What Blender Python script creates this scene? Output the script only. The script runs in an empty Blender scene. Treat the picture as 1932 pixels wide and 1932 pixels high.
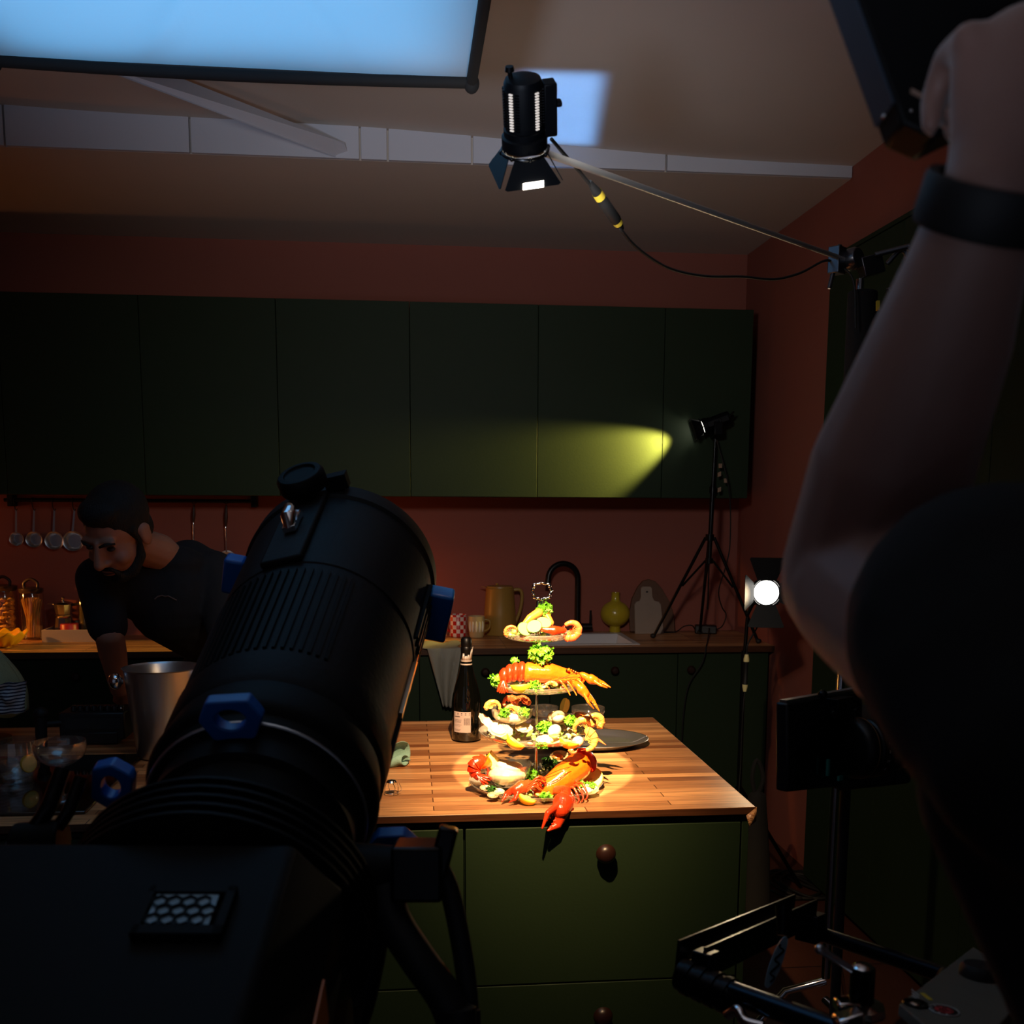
import bpy, bmesh, math, random
from mathutils import Vector, Matrix, Euler, noise
random.seed(7)
S = bpy.context.scene
C = S.collection
V = Vector
EYE = 1.56
YAW, PIT, ROL, FPX, PY0 = math.radians(5.781), math.radians(7.877), math.radians(0.283), 1935.0, 1218.8
_f = V((math.sin(YAW)*math.cos(PIT), math.cos(YAW)*math.cos(PIT), -math.sin(PIT)))
_r = V((math.cos(YAW), -math.sin(YAW), 0)); _u = _r.cross(_f)
RT = _r*math.cos(ROL) + _u*math.sin(ROL)
UP = _u*math.cos(ROL) - _r*math.sin(ROL)
FW = _f
O = V((0, 0, EYE))

def cp(px, py, d):
    "point seen at a pixel, at a distance d along the view axis"
    return O + (RT*((px-966)/FPX) + UP*((PY0-py)/FPX) + FW)*d
def at(px, py, x=None, y=None, z=None):
    "point where the sight line through a pixel meets a plane of the room"
    r = RT*((px-966)/FPX) + UP*((PY0-py)/FPX) + FW
    if x is not None: t = x/r.x
    elif y is not None: t = y/r.y
    else: t = (z-EYE)/r.z
    return O + r*t

# ---------------------------------------------------------------- mesh builder
class MB:
    def __init__(s, M=None): s.v = []; s.f = []; s.M = M or Matrix()
    def add(s, vs, fs):
        n = len(s.v); s.v += [s.M @ V(v) for v in vs]; s.f += [[i+n for i in f] for f in fs]; return s
    def box(s, x0, x1, y0, y1, z0, z1):
        vs = [(x, y, z) for x in (x0, x1) for y in (y0, y1) for z in (z0, z1)]
        return s.add(vs, [(0,1,3,2),(4,6,7,5),(0,4,5,1),(2,3,7,6),(0,2,6,4),(1,5,7,3)])
    def obox(s, c, ax, ay, az, hx, hy, hz):
        c, ax, ay, az = V(c), V(ax).normalized(), V(ay).normalized(), V(az).normalized()
        vs = [c+ax*a*hx+ay*b*hy+az*d*hz for a in (-1,1) for b in (-1,1) for d in (-1,1)]
        return s.add(vs, [(0,1,3,2),(4,6,7,5),(0,4,5,1),(2,3,7,6),(0,2,6,4),(1,5,7,3)])
    def tube(s, pts, r, n=10, closed=False, cap=True):
        pts = [V(p) for p in pts]; m = len(pts)
        rs = r if isinstance(r, (list, tuple)) else [r]*m
        nrm = None; rings = []
        for i, p in enumerate(pts):
            if closed: t = (pts[(i+1) % m]-pts[i-1])
            else: t = pts[min(i+1, m-1)]-pts[max(i-1, 0)]
            t.normalize()
            if nrm is None:
                nrm = t.cross(V((0,0,1)) if abs(t.z) < .9 else V((1,0,0))).normalized()
            else:
                nrm = (nrm - t*nrm.dot(t)); nrm = nrm.normalized() if nrm.length > 1e-6 else t.orthogonal().normalized()
            b = t.cross(nrm)
            rings.append([p+(nrm*math.cos(2*math.pi*k/n)+b*math.sin(2*math.pi*k/n))*rs[i] for k in range(n)])
        vs = [q for R_ in rings for q in R_]; fs = []
        for i in range(m if closed else m-1):
            a, b_ = i*n, ((i+1) % m)*n
            for k in range(n): fs.append((a+k, a+(k+1) % n, b_+(k+1) % n, b_+k))
        if cap and not closed:
            fs.append(tuple(reversed(range(n)))); fs.append(tuple((m-1)*n+k for k in range(n)))
        return s.add(vs, fs)
    def cone(s, p0, r0, p1, r1, n=20): return s.tube([p0, p1], [r0, r1], n)
    def lathe(s, prof, n=28, c=(0,0,0), axis=None, a0=0):
        "prof: (radius, height) pairs spun round axis"
        c = V(c); az = V(axis).normalized() if axis is not None else V((0,0,1))
        ax = az.orthogonal().normalized() if axis is not None else V((1,0,0)); ay = az.cross(ax)
        vs = []; fs = []; idx = []
        for r, h in prof:
            if r < 1e-6: idx.append([len(vs)]); vs.append(c+az*h)
            else:
                idx.append(list(range(len(vs), len(vs)+n)))
                vs += [c+az*h+(ax*math.cos(a0+2*math.pi*k/n)+ay*math.sin(a0+2*math.pi*k/n))*r for k in range(n)]
        for A, B in zip(idx, idx[1:]):
            for k in range(n):
                k2 = (k+1) % n
                if len(A) == 1 and len(B) == 1: break
                if len(A) == 1: fs.append((A[0], B[k2], B[k]))
                elif len(B) == 1: fs.append((A[k], A[k2], B[0]))
                else: fs.append((A[k], A[k2], B[k2], B[k]))
        return s.add(vs, fs)
    def ell(s, c, r, n=16, m=10, rot=None):
        r = r if isinstance(r, (tuple, list, Vector)) else (r, r, r)
        R_ = rot.to_matrix() if isinstance(rot, Euler) else (rot or Matrix.Identity(3)); c = V(c)
        vs = [c+R_ @ V((0,0,r[2]))]; fs = []
        for j in range(1, m):
            th = math.pi*j/m
            for k in range(n):
                ph = 2*math.pi*k/n
                vs.append(c+R_ @ V((r[0]*math.sin(th)*math.cos(ph), r[1]*math.sin(th)*math.sin(ph), r[2]*math.cos(th))))
        vs.append(c+R_ @ V((0,0,-r[2])))
        for k in range(n): fs.append((0, 1+k, 1+(k+1) % n))
        for j in range(m-2):
            a = 1+j*n
            for k in range(n): fs.append((a+k, a+n+k, a+n+(k+1) % n, a+(k+1) % n))
        a = 1+(m-2)*n
        for k in range(n): fs.append((a+k, len(vs)-1, a+(k+1) % n))
        return s.add(vs, fs)
    def cap(s, p0, r0, p1, r1, n=14):
        p0, p1 = V(p0), V(p1); s.tube([p0, p1], [r0, r1], n); s.ell(p0, r0, n, 9); return s.ell(p1, r1, n, 9)
    def chain(s, pts, rs, n=14):
        for i in range(len(pts)-1): s.cap(pts[i], rs[i], pts[i+1], rs[i+1], n)
        return s
    def prism(s, poly, d):
        "closed polygon (3-D points) pushed along vector d"
        poly = [V(p) for p in poly]; d = V(d); n = len(poly)
        fs = [tuple(reversed(range(n))), tuple(range(n, 2*n))] + [(k, (k+1) % n, n+(k+1) % n, n+k) for k in range(n)]
        return s.add(poly+[p+d for p in poly], fs)
    def torus(s, c, R_, r, axis=(0,0,1), n=32, m=10):
        az = V(axis).normalized(); ax = az.orthogonal().normalized(); ay = az.cross(ax); c = V(c)
        return s.tube([c+(ax*math.cos(2*math.pi*k/n)+ay*math.sin(2*math.pi*k/n))*R_ for k in range(n)], r, m, closed=True)
    def grid(s, fn, nu, nv):
        vs = [fn(i/nu, j/nv) for i in range(nu+1) for j in range(nv+1)]
        fs = [(i*(nv+1)+j, (i+1)*(nv+1)+j, (i+1)*(nv+1)+j+1, i*(nv+1)+j+1) for i in range(nu) for j in range(nv)]
        return s.add(vs, fs)

def wloc(o):
    p = V((0,0,0))
    while o is not None: p += o.location; o = o.parent
    return p
def mesh_of(name, mb, mat, off, smooth=True, ang=40):
    me = bpy.data.meshes.new(name)
    me.from_pydata([v-off for v in mb.v], [], mb.f); me.validate()
    bm = bmesh.new(); bm.from_mesh(me)
    bmesh.ops.recalc_face_normals(bm, faces=bm.faces); bm.to_mesh(me); bm.free()
    for m in (mat if isinstance(mat, (list, tuple)) else [mat]): me.materials.append(m)
    if smooth:
        me.shade_smooth(); me.set_sharp_from_angle(angle=math.radians(ang))
    return me
def mods(o, bevel=0, sub=0, solid=0):
    if solid:
        m = o.modifiers.new('solid', 'SOLIDIFY'); m.thickness = solid; m.offset = 0
    if bevel:
        m = o.modifiers.new('bevel', 'BEVEL'); m.width = bevel; m.segments = 2; m.limit_method = 'ANGLE'; m.angle_limit = math.radians(40)
    if sub:
        m = o.modifiers.new('sub', 'SUBSURF'); m.levels = sub; m.render_levels = sub
def thing(name, label, cat, loc=(0,0,0), group=None):
    o = bpy.data.objects.new(name, None); C.objects.link(o); o.location = loc; o.empty_display_size = .05
    o['label'] = label; o['category'] = cat
    if group: o['group'] = group
    return o
def part(name, mb, mat, parent, bevel=0, sub=0, solid=0, smooth=True, label=None, kind=None):
    o = bpy.data.objects.new(name, mesh_of(name, mb, mat, wloc(parent), smooth))
    C.objects.link(o); o.parent = parent; mods(o, bevel, sub, solid)
    if label: o['label'] = label
    if kind: o['kind'] = kind
    return o
def solo(name, label, cat, mb, mat, group=None, loc=None, bevel=0, sub=0, solid=0, smooth=True, kind=None):
    if loc is None:
        n = len(mb.v); loc = V((sum(v.x for v in mb.v)/n, sum(v.y for v in mb.v)/n, min(v.z for v in mb.v)))
    loc = V(loc)
    o = bpy.data.objects.new(name, mesh_of(name, mb, mat, loc, smooth)); C.objects.link(o); o.location = loc
    o['label'] = label; o['category'] = cat
    if group: o['group'] = group
    if kind: o['kind'] = kind
    mods(o, bevel, sub, solid); return o
def struct(name, mb, mat, bevel=0):
    o = bpy.data.objects.new(name, mesh_of(name, mb, mat, V((0,0,0)), False)); C.objects.link(o); o['kind'] = 'structure'
    mods(o, bevel); return o
def dup(o, parent=None):
    c = o.copy(); C.objects.link(c); c.parent = parent
    for ch in [q for q in KIDS.get(o.name, [])] or list(o.children): dup(ch, c)
    return c
KIDS = {}
def blob(name, mb, mat, parent, voxel, it=4, fac=.5, label=None, mod=None):
    "overlapping volumes fused into one continuous skin"
    o = part(name, mb, mat, parent, smooth=False, label=label)
    m = o.modifiers.new('r', 'REMESH'); m.mode = 'VOXEL'; m.voxel_size = voxel
    if it:
        k = o.modifiers.new('s', 'SMOOTH'); k.iterations = it; k.factor = fac
    bpy.context.view_layer.update()
    me = bpy.data.meshes.new_from_object(o.evaluated_get(bpy.context.evaluated_depsgraph_get()))
    o.modifiers.clear(); old = o.data; o.data = me; bpy.data.meshes.remove(old); me.name = name
    me.materials.clear(); me.materials.append(mat); me.shade_smooth()
    if mod:
        for v in me.vertices: v.co = mod(v.co)
    return o

# ---------------------------------------------------------------- materials
def lin(c): return tuple((x/12.92 if x <= .04045 else ((x+.055)/1.055)**2.4) for x in (q/255 for q in c))
_M = {}
def mat(name, col, rough=.5, metal=0, spec=.5, nz=0, ns=20, bump=0, bs=60, trans=0, sss=0, coat=0, stretch=None, emit=None, es=0, sheen=0):
    if name in _M: return _M[name]
    m = bpy.data.materials.new(name); m.use_nodes = True; t = m.node_tree; b = t.nodes['Principled BSDF']
    L = lin(col); b.inputs['Base Color'].default_value = (*L, 1)
    b.inputs['Roughness'].default_value = rough; b.inputs['Metallic'].default_value = metal
    b.inputs['Specular IOR Level'].default_value = spec; b.inputs['Transmission Weight'].default_value = trans
    b.inputs['Coat Weight'].default_value = coat; b.inputs['Sheen Weight'].default_value = sheen
    if sss:
        b.inputs['Subsurface Weight'].default_value = sss; b.inputs['Subsurface Radius'].default_value = (.01, .004, .002)
    if emit:
        b.inputs['Emission Color'].default_value = (*lin(emit), 1); b.inputs['Emission Strength'].default_value = es
    tc = t.nodes.new('ShaderNodeTexCoord'); mp = t.nodes.new('ShaderNodeMapping'); t.links.new(tc.outputs['Object'], mp.inputs['Vector'])
    if stretch: mp.inputs['Scale'].default_value = stretch
    if nz:
        n = t.nodes.new('ShaderNodeTexNoise'); n.inputs['Scale'].default_value = ns; n.inputs['Detail'].default_value = 4
        r = t.nodes.new('ShaderNodeMix'); r.data_type = 'RGBA'
        r.inputs[6].default_value = (*[max(0, x*(1-nz)) for x in L], 1); r.inputs[7].default_value = (*[min(1, x*(1+nz)) for x in L], 1)
        t.links.new(mp.outputs[0], n.inputs['Vector']); t.links.new(n.outputs['Fac'], r.inputs[0]); t.links.new(r.outputs[2], b.inputs['Base Color'])
    if bump:
        n = t.nodes.new('ShaderNodeTexNoise'); n.inputs['Scale'].default_value = bs; n.inputs['Detail'].default_value = 3
        bp = t.nodes.new('ShaderNodeBump'); bp.inputs['Strength'].default_value = bump; bp.inputs['Distance'].default_value = .01
        t.links.new(mp.outputs[0], n.inputs['Vector']); t.links.new(n.outputs['Fac'], bp.inputs['Height']); t.links.new(bp.outputs[0], b.inputs['Normal'])
    _M[name] = m; return m
def clear_glass(name, tint=(1,1,1), refl=.06, frost=0):
    m = bpy.data.materials.new(name); m.use_nodes = True; t = m.node_tree; t.nodes.clear()
    o = t.nodes.new('ShaderNodeOutputMaterial'); mx = t.nodes.new('ShaderNodeMixShader')
    tr = t.nodes.new('ShaderNodeBsdfTransparent'); tr.inputs[0].default_value = (*tint, 1)
    g = t.nodes.new('ShaderNodeBsdfGlossy'); g.inputs['Roughness'].default_value = .07
    lw = t.nodes.new('ShaderNodeLayerWeight'); lw.inputs['Blend'].default_value = .35
    mr = t.nodes.new('ShaderNodeMapRange'); mr.inputs['To Min'].default_value = refl; mr.inputs['To Max'].default_value = .75
    pw = t.nodes.new('ShaderNodeMath'); pw.operation = 'POWER'; pw.inputs[1].default_value = 2.2
    t.links.new(lw.outputs['Facing'], pw.inputs[0]); t.links.new(pw.outputs[0], mr.inputs['Value']); t.links.new(mr.outputs[0], mx.inputs[0])
    if frost:
        df = t.nodes.new('ShaderNodeBsdfDiffuse'); df.inputs[0].default_value = (.95,.88,.8,1); m2 = t.nodes.new('ShaderNodeMixShader'); m2.inputs[0].default_value = frost
        t.links.new(tr.outputs[0], m2.inputs[1]); t.links.new(df.outputs[0], m2.inputs[2]); tr = m2
    t.links.new(tr.outputs[0], mx.inputs[1]); t.links.new(g.outputs[0], mx.inputs[2]); t.links.new(mx.outputs[0], o.inputs[0])
    _M[name] = m; return m
def wood(name, c1, c2, bw=.32, bh=.034, rough=.38, axis='x', dark=.35):
    "butcher block: staves in a running bond with grain"
    m = bpy.data.materials.new(name); m.use_nodes = True; t = m.node_tree; b = t.nodes['Principled BSDF']
    b.inputs['Roughness'].default_value = rough
    g = t.nodes.new('ShaderNodeNewGeometry'); br = t.nodes.new('ShaderNodeTexBrick')
    mp = t.nodes.new('ShaderNodeMapping'); t.links.new(g.outputs['Position'], mp.inputs['Vector'])
    if axis == 'y': mp.inputs['Rotation'].default_value = (0, 0, math.pi/2)
    br.inputs['Scale'].default_value = 1; br.inputs['Brick Width'].default_value = bw; br.inputs['Row Height'].default_value = bh
    br.inputs['Mortar Size'].default_value = .0006; br.inputs['Mortar Smooth'].default_value = .3; br.offset = .37
    a, c = lin(c1), lin(c2)
    br.inputs['Color1'].default_value = (*a, 1); br.inputs['Color2'].default_value = (*c, 1); br.inputs['Mortar'].default_value = (*[x*.35 for x in c], 1)
    n = t.nodes.new('ShaderNodeTexNoise'); n.inputs['Scale'].default_value = 1; n.inputs['Detail'].default_value = 6
    mp2 = t.nodes.new('ShaderNodeMapping'); mp2.inputs['Scale'].default_value = (9, 190, 190)
    t.links.new(mp.outputs[0], mp2.inputs['Vector']); t.links.new(mp2.outputs[0], n.inputs['Vector'])
    mx = t.nodes.new('ShaderNodeMix'); mx.data_type = 'RGBA'; mx.blend_type = 'MULTIPLY'
    rp = t.nodes.new('ShaderNodeMapRange'); rp.inputs['From Min'].default_value = .3; rp.inputs['From Max'].default_value = .7
    rp.inputs['To Min'].default_value = 1-dark; rp.inputs['To Max'].default_value = 1.15
    cb = t.nodes.new('ShaderNodeCombineColor')
    t.links.new(n.outputs['Fac'], rp.inputs['Value'])
    for i in range(3): t.links.new(rp.outputs[0], cb.inputs[i])
    mx.inputs[0].default_value = 1
    t.links.new(br.outputs['Color'], mx.inputs[6]); t.links.new(cb.outputs[0], mx.inputs[7]); t.links.new(mx.outputs[2], b.inputs['Base Color'])
    _M[name] = m; return m

GREEN = mat('green_paint', (29, 45, 26), .6, spec=.25, nz=.06, ns=6, bump=.03, bs=150)
WALL = mat('terracotta_paint', (150, 84, 70), .8, nz=.05, ns=4, bump=.05, bs=220)
CEIL = mat('ceiling_paint', (196, 184, 172), .9, nz=.04, ns=3)
FASC = mat('fascia_paint', (188, 188, 196), .8, nz=.05, ns=5)
BLOCK = wood('butcher_block', (226, 170, 116), (126, 76, 45), bw=.23, dark=.42)
FLOOR = wood('floor_boards', (72, 40, 30), (58, 31, 23), 1.2, .12, .5, 'y', .2)
BLACK = mat('black_plastic', (20, 21, 23), .45, nz=.1, ns=30)
BLACKM = mat('black_metal', (16, 17, 19), .3, .6)
MATTE = mat('black_fabric', (9, 9, 11), .9)
RUBBER = mat('black_rubber', (12, 12, 13), .65)
CHROME = mat('chrome', (225, 225, 228), .12, 1)
STEEL = mat('brushed_steel', (200, 202, 206), .30, .92, bump=.05, bs=90, stretch=(1, 1, 25))
BLUE = mat('blue_plastic', (10, 92, 178), .4)
BOOM = mat('boom_tube', (190, 188, 186), .38, .65)
KNOB = mat('dark_walnut', (38, 19, 14), .35, nz=.25, ns=30)
GLASS = clear_glass('clear_glass')
TEXTW = mat('off_white_print', (205, 205, 200), .6)
YELLOW = mat('yellow_tape', (214, 186, 60), .5)
# ================================================================ THE ROOM
WY, WX, CZ = 5.20, 1.70, 2.80
struct('floor', MB().box(-3.2, WX+.1, -2.2, WY+.1, -.06, 0), FLOOR)
struct('wall_back', MB().box(-3.2, WX+.1, WY, WY+.1, 0, 3.1), WALL)
struct('wall_right', MB().box(WX, WX+.1, -2.2, WY, 0, 3.1), WALL)
struct('wall_left', MB().box(-3.3, -3.2, -2.2, WY+.1, 0, 3.1), WALL)
FY = 3.99
struct('ceiling', MB().box(-3.2, WX, FY, WY, CZ, CZ+.25), CEIL)
def cz(x, y): return 2.842-.032*(x-1.7) + .006*math.sin(3*x+2*y)+.004*math.sin(5*y-2*x)
b = MB(); b.grid(lambda u, v: V((-3.2+(WX+3.2)*u, -2.2+(FY+2.2)*v, cz(-3.2+(WX+3.2)*u, -2.2+(FY+2.2)*v))), 40, 40)
b.grid(lambda u, v: V((-3.2+(WX+3.2)*u, -2.2+(FY+2.2)*v, 3.1)), 2, 2)
o = struct('ceiling_front', b, CEIL)
for p in o.data.polygons: p.use_smooth = True
# fascia boards where the two ceiling levels meet
xs = [-3.2] + [at(p, 300, y=FY).x for p in (15, 362, 680, 732, 890, 1255)] + [WX]
for i, (a, c) in enumerate(zip(xs, xs[1:])):
    if i == 0 or True:
        q = MB().prism([(a+.004, FY-.02, CZ), (c-.004, FY-.02, CZ), (c-.004, FY-.02, cz(c, FY)), (a+.004, FY-.02, cz(a, FY))], (0, .018, 0))
        struct('trim_%d' % (i+1), q, FASC)
p1, p2, p3, p4 = at(150, 115, z=2.80), at(664, 309, z=2.80), at(650, 272, z=2.838), at(320, 142, z=2.872)
q = MB().prism([p1, p2, p3, p4], (0, .004, .006))
struct('trim_20', q, FASC)

# ---------------------------------------------------------------- wall cabinets
edges = [1.61, 1.19, .60, .014, -.578, -1.17, -1.765, -2.36]
pos_w = ['at the end by the terracotta right wall', 'lit by the yellow beam, second from the right end', 'third from the right end above the tap', 'above the cake stand, fourth from the right end',
         'above the right end of the utensil rail', 'above the bending man and the rail', 'above the pasta jars at the frame edge']
for i, (a, c) in enumerate(zip(edges, edges[1:])):
    t = thing('wall_cabinet', 'handleless dark green wall cabinet '+pos_w[i], 'cabinet', ((a+c)/2, 4.99, 1.593), 'green wall cabinets')
    part('carcass', MB().box(c+.001, a-.001, 4.819, WY-.001, 1.593, 2.46), GREEN, t)
    part('door', MB().box(c+.0015, a-.0015, 4.80, 4.818, 1.593, 2.46), GREEN, t, bevel=.0012)

# ---------------------------------------------------------------- base cabinets and worktop along the back wall
bx = [1.68, 1.245, .645, .045, -.555, -1.155, -1.755, -2.36]
pos_b = ['in the corner by the right wall', 'under the sink end beside the corner unit', 'under the sink, behind the cake stand', 'beside the hanging grey towel', 'hidden mostly by the big lamp', 'behind the bending man', 'under the pasta jars']
for i, (a, c) in enumerate(zip(bx, bx[1:])):
    t = thing('base_cabinet', 'dark green base cabinet '+pos_b[i], 'cabinet', ((a+c)/2, 4.9, 0), 'green base cabinets')
    k = MB().box(c+.001, a-.001, 4.639, WY-.001, .1, .70); k.box(c+.001, a-.001, 4.639, 4.66, .70, .88)
    k.box(c+.001, a-.001, 4.70, 4.72, 0, .1)
    part('carcass', k, GREEN, t)
    d = part('door', MB().box(c+.002, a-.002, 4.62, 4.638, .105, .872), GREEN, t, bevel=.0012)
    kx = c+.06 if i < 1 else (c+a)/2
    part('knob', MB().lathe([(0, -.03), (.012, -.029), (.019, -.022), (.02, -.014), (.013, -.004), (.01, .002)], 20, (kx, 4.62, .80), (0, 1, 0)), KNOB, d)
sx0, sx1, sy0, sy1 = at(1012, 1217, z=.91).x, at(1209, 1218, z=.91).x, 4.665, 5.10
b = MB(); zt = (.882, .91)
b.box(-2.36, sx0+.02, 4.60, WY-.001, *zt); b.box(sx1-.02, 1.699, 4.60, WY-.001, *zt)
b.box(sx0+.02, sx1-.02, 4.60, sy0+.02, *zt); b.box(sx0+.02, sx1-.02, sy1-.02, WY-.001, *zt)
solo('worktop', 'long wooden butcher block worktop under the wall cabinets', 'worktop', b, BLOCK, loc=(0, 4.9, .882))
WHITE = mat('white_ceramic', (205, 205, 212), .25)
t = thing('sink', 'white inset kitchen sink in the wooden worktop', 'sink', ((sx0+sx1)/2, (sy0+sy1)/2, .91))
b = MB(); z1 = .916
def rimbox(x0, x1, y0, y1): b.box(x0, x1, y0, y1, .9105, z1)
rimbox(sx0, sx1, sy0, sy0+.025); rimbox(sx0, sx1, sy1-.06, sy1); rimbox(sx0, sx0+.03, sy0+.025, sy1-.06); rimbox(sx1-.03, sx1, sy0+.025, sy1-.06)
part('rim', b, WHITE, t, bevel=.002)
x0, x1, y0, y1 = sx0+.03, sx1-.03, sy0+.025, sy1-.06
b = MB(); T = [(x0,y0,z1-.002),(x1,y0,z1-.002),(x1,y1,z1-.002),(x0,y1,z1-.002)]; B = [(x0+.03,y0+.02,.76),(x1-.03,y0+.02,.76),(x1-.03,y1-.02,.76),(x0+.03,y1-.02,.76)]
b.add(T+B, [(0,1,5,4),(1,2,6,5),(2,3,7,6),(3,0,4,7),(4,5,6,7)])
part('basin', b, WHITE, t)
part('drain', MB().lathe([(0, .004), (.03, .004), (.035, 0)], 20, ((x0+x1)/2, (y0+y1)/2, .761)), CHROME, t)
# tap
TB = at(1089, 1182, z=.91); TB.y = 5.15; TB = at(1089, 1182, y=5.08); TB.z = .9165
t = thing('kitchen_tap', 'matt black swan-neck kitchen tap behind the sink', 'tap', TB)
TAP = mat('matt_black_tap', (14, 13, 14), .35, .3)
b = MB(); b.lathe([(0,0),(.026,0),(.026,.006),(.02,.01),(.02,.055),(.014,.062)], 24, TB); part('body', b, TAP, t)
top = at(1089, 1092, y=5.08).z; R_ = .077
pts = [TB+V((0,0,.05)), V((TB.x, TB.y, top))]+[V((TB.x-R_+R_*math.cos(a), TB.y-.01*a, top+R_*math.sin(a))) for a in [math.pi*k/14 for k in range(1, 15)]]
e = pts[-1]; pts.append(e+V((-.004, -.005, -.03)))
part('spout', MB().tube(pts, .0145, 14), TAP, t)
b = MB(); b.cone(TB+V((.015,0,.032)), .018, TB+V((.075,0,.032)), .018); b.tube([TB+V((.066,0,.04)), TB+V((.068,0,.115))], .0055, 10)
part('lever', b, TAP, t)

# ---------------------------------------------------------------- tall cabinet on the right wall
t = thing('tall_cabinet', 'tall dark green cupboard along the right wall', 'cabinet', (1.66, 2.2, 0))
part('carcass', MB().box(1.652, WX-.001, .4, 3.985, .02, 2.515), GREEN, t)
part('top_rail', MB().box(1.640, 1.651, .4, 3.985, 2.50, 2.515), GREEN, t)
dy = [3.985, 3.385, 2.785, 2.185, 1.585, .985]
for a, c in zip(dy, dy[1:]):
    part('door', MB().box(1.634, 1.651, c+.0015, a-.0015, .03, 2.492), GREEN, t, bevel=.0012)

# ---------------------------------------------------------------- island
IX0, IX1, IY0, IY1, IZ = -1.62, .805, 2.258, 3.282, .86
t = thing('island_worktop', 'wooden butcher block worktop of the kitchen island', 'worktop', (-.4, 2.77, .842))
part('slab', MB().box(IX0, IX1, IY0, IY1, .842, .86), BLOCK, t, bevel=.0015)
b = MB(); c0 = at(1427, 1526, y=IY0); b.add([c0+V((0,-.002,.005)), c0+V((-.028,-.012,-.012)), c0+V((-.024,-.026,-.034)), c0+V((-.004,-.012,-.026)), c0+V((.004,.012,-.006))], [(0,1,2),(0,2,3),(0,3,4)])
part('peeling_edge_strip', b, BLOCK, t, solid=.001)
ix = [.775, .122, -.53, -1.17, -1.60]
lab = ['with a round walnut knob below the lobster claw', 'behind the thick black cables', 'hidden behind the large lamp body', 'at the far left end']
for i, (a, c) in enumerate(zip(ix, ix[1:])):
    t = thing('drawer_unit', 'dark green island drawer unit '+lab[i], 'cabinet', ((a+c)/2, 2.6, 0), 'green island drawer units')
    k = MB().box(c+.001, a-.001, 2.289, 2.95, .09, .828); k.box(c+.001, a-.001, 2.36, 2.38, 0, .09)
    part('carcass', k, GREEN, t)
    for z0, z1 in ((.442, .822), (.062, .438)):
        d = part('drawer', MB().box(c+.003, a-.003, 2.266, 2.288, z0, z1), GREEN, t, bevel=.0015)
        kz = z1-.062 if z0 > .3 else z1-.077
        part('knob', MB().lathe([(0,-.034),(.012,-.033),(.021,-.026),(.0235,-.017),(.019,-.008),(.012,-.003),(.011,.001)], 24, ((a+c)/2, 2.266, kz), (0,1,0)), KNOB, d)
t = solo('end_panel', 'green side panel closing the right end of the island', 'panel', MB().box(.777, .793, 2.270, 3.26, 0, .841), GREEN, bevel=.001)
solo('back_panel', 'green panel closing the back of the island', 'panel', MB().box(-1.60, .776, 3.0, 3.02, 0, .841), GREEN)
# ================================================================ FILM GEAR
def frame(o, z, up=(0,0,1)):
    z = V(z).normalized(); x = V(up).cross(z); x = x.normalized() if x.length > 1e-5 else V((1,0,0)); y = z.cross(x)
    return Matrix(((x.x,y.x,z.x,o[0]),(x.y,y.y,z.y,o[1]),(x.z,y.z,z.z,o[2]),(0,0,0,1)))
def bez(pts, n=8):
    "smooth curve through points"
    pts = [V(p) for p in pts]; out = []
    P = [pts[0]*2-pts[1]]+pts+[pts[-1]*2-pts[-2]]
    for i in range(1, len(P)-2):
        for k in range(n):
            t = k/n; a, b, c, d = P[i-1], P[i], P[i+1], P[i+2]
            out.append(.5*((2*b)+(c-a)*t+(2*a-5*b+4*c-d)*t*t+(3*b-a-3*c+d)*t**3))
    return out+[pts[-1]]

# ---------------------------------------------------------------- big lamp in the foreground
AX = (RT*(1/FPX)+UP*(1026/FPX)+FW).normalized()
N0 = cp(522, 1434, 1.23)
LX = AX.cross(V((0,0,1))).normalized(); LY = LX.cross(AX)
BM = Matrix(((LX.x,LY.x,AX.x,N0.x),(LX.y,LY.y,AX.y,N0.y),(LX.z,LY.z,AX.z,N0.z),(0,0,0,1)))
HOUS = mat('lamp_housing', (15, 12, 12), .6, spec=.16, nz=.12, ns=14, bump=.06, bs=120)
HOUS2 = mat('lamp_housing_dark', (7, 7, 7), .6, spec=.13, nz=.1, ns=14)
def taper(b):
    "the barrel flares towards its front"
    for i, v in enumerate(b.v):
        k = .85+.15*max(0, min(1, (v.z+.03)/.5)); b.v[i] = BM @ V((v.x*k, v.y*k, v.z))
    return b
BL = thing('studio_spotlight', 'big black studio spotlight with blue latches in the foreground', 'spotlight', (N0.x, N0.y, 0))
b = MB()
b.lathe([(.12,-.03),(.15,-.03),(.155,-.02),(.155,.03),(.149,.035),(.149,.27),(.151,.272),(.151,.50),(.156,.505),(.156,.545),(.146,.55),(.142,.53),(.05,.50),(0,.49)], 72)
part('barrel', taper(b), HOUS, BL)
b = MB()
for k in range(26):
    a = math.radians(62+k*4.6); c, s_ = math.cos(a), math.sin(a)
    b.obox((c*.149, s_*.149, .145), (-s_,c,0), (c,s_,0), (0,0,1), .0022, .004, .105)
part('cooling_fins', taper(b), HOUS2, BL); b = MB()
for k in range(7):
    a = math.radians(-24+k*5); c, s_ = math.cos(a), math.sin(a)
    b.obox((c*.151, s_*.151, .38), (-s_,c,0), (c,s_,0), (0,0,1), .002, .005, .09)
part('cooling_fins', taper(b), HOUS2, BL); b = MB()
for k in range(7):
    a = math.radians(-40+k*5); c, s_ = math.cos(a), math.sin(a)
    b.obox((c*.15, s_*.15, .12), (-s_,c,0), (c,s_,0), (0,0,1), .002, .005, .08)
part('cooling_fins', taper(b), HOUS2, BL)
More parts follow.
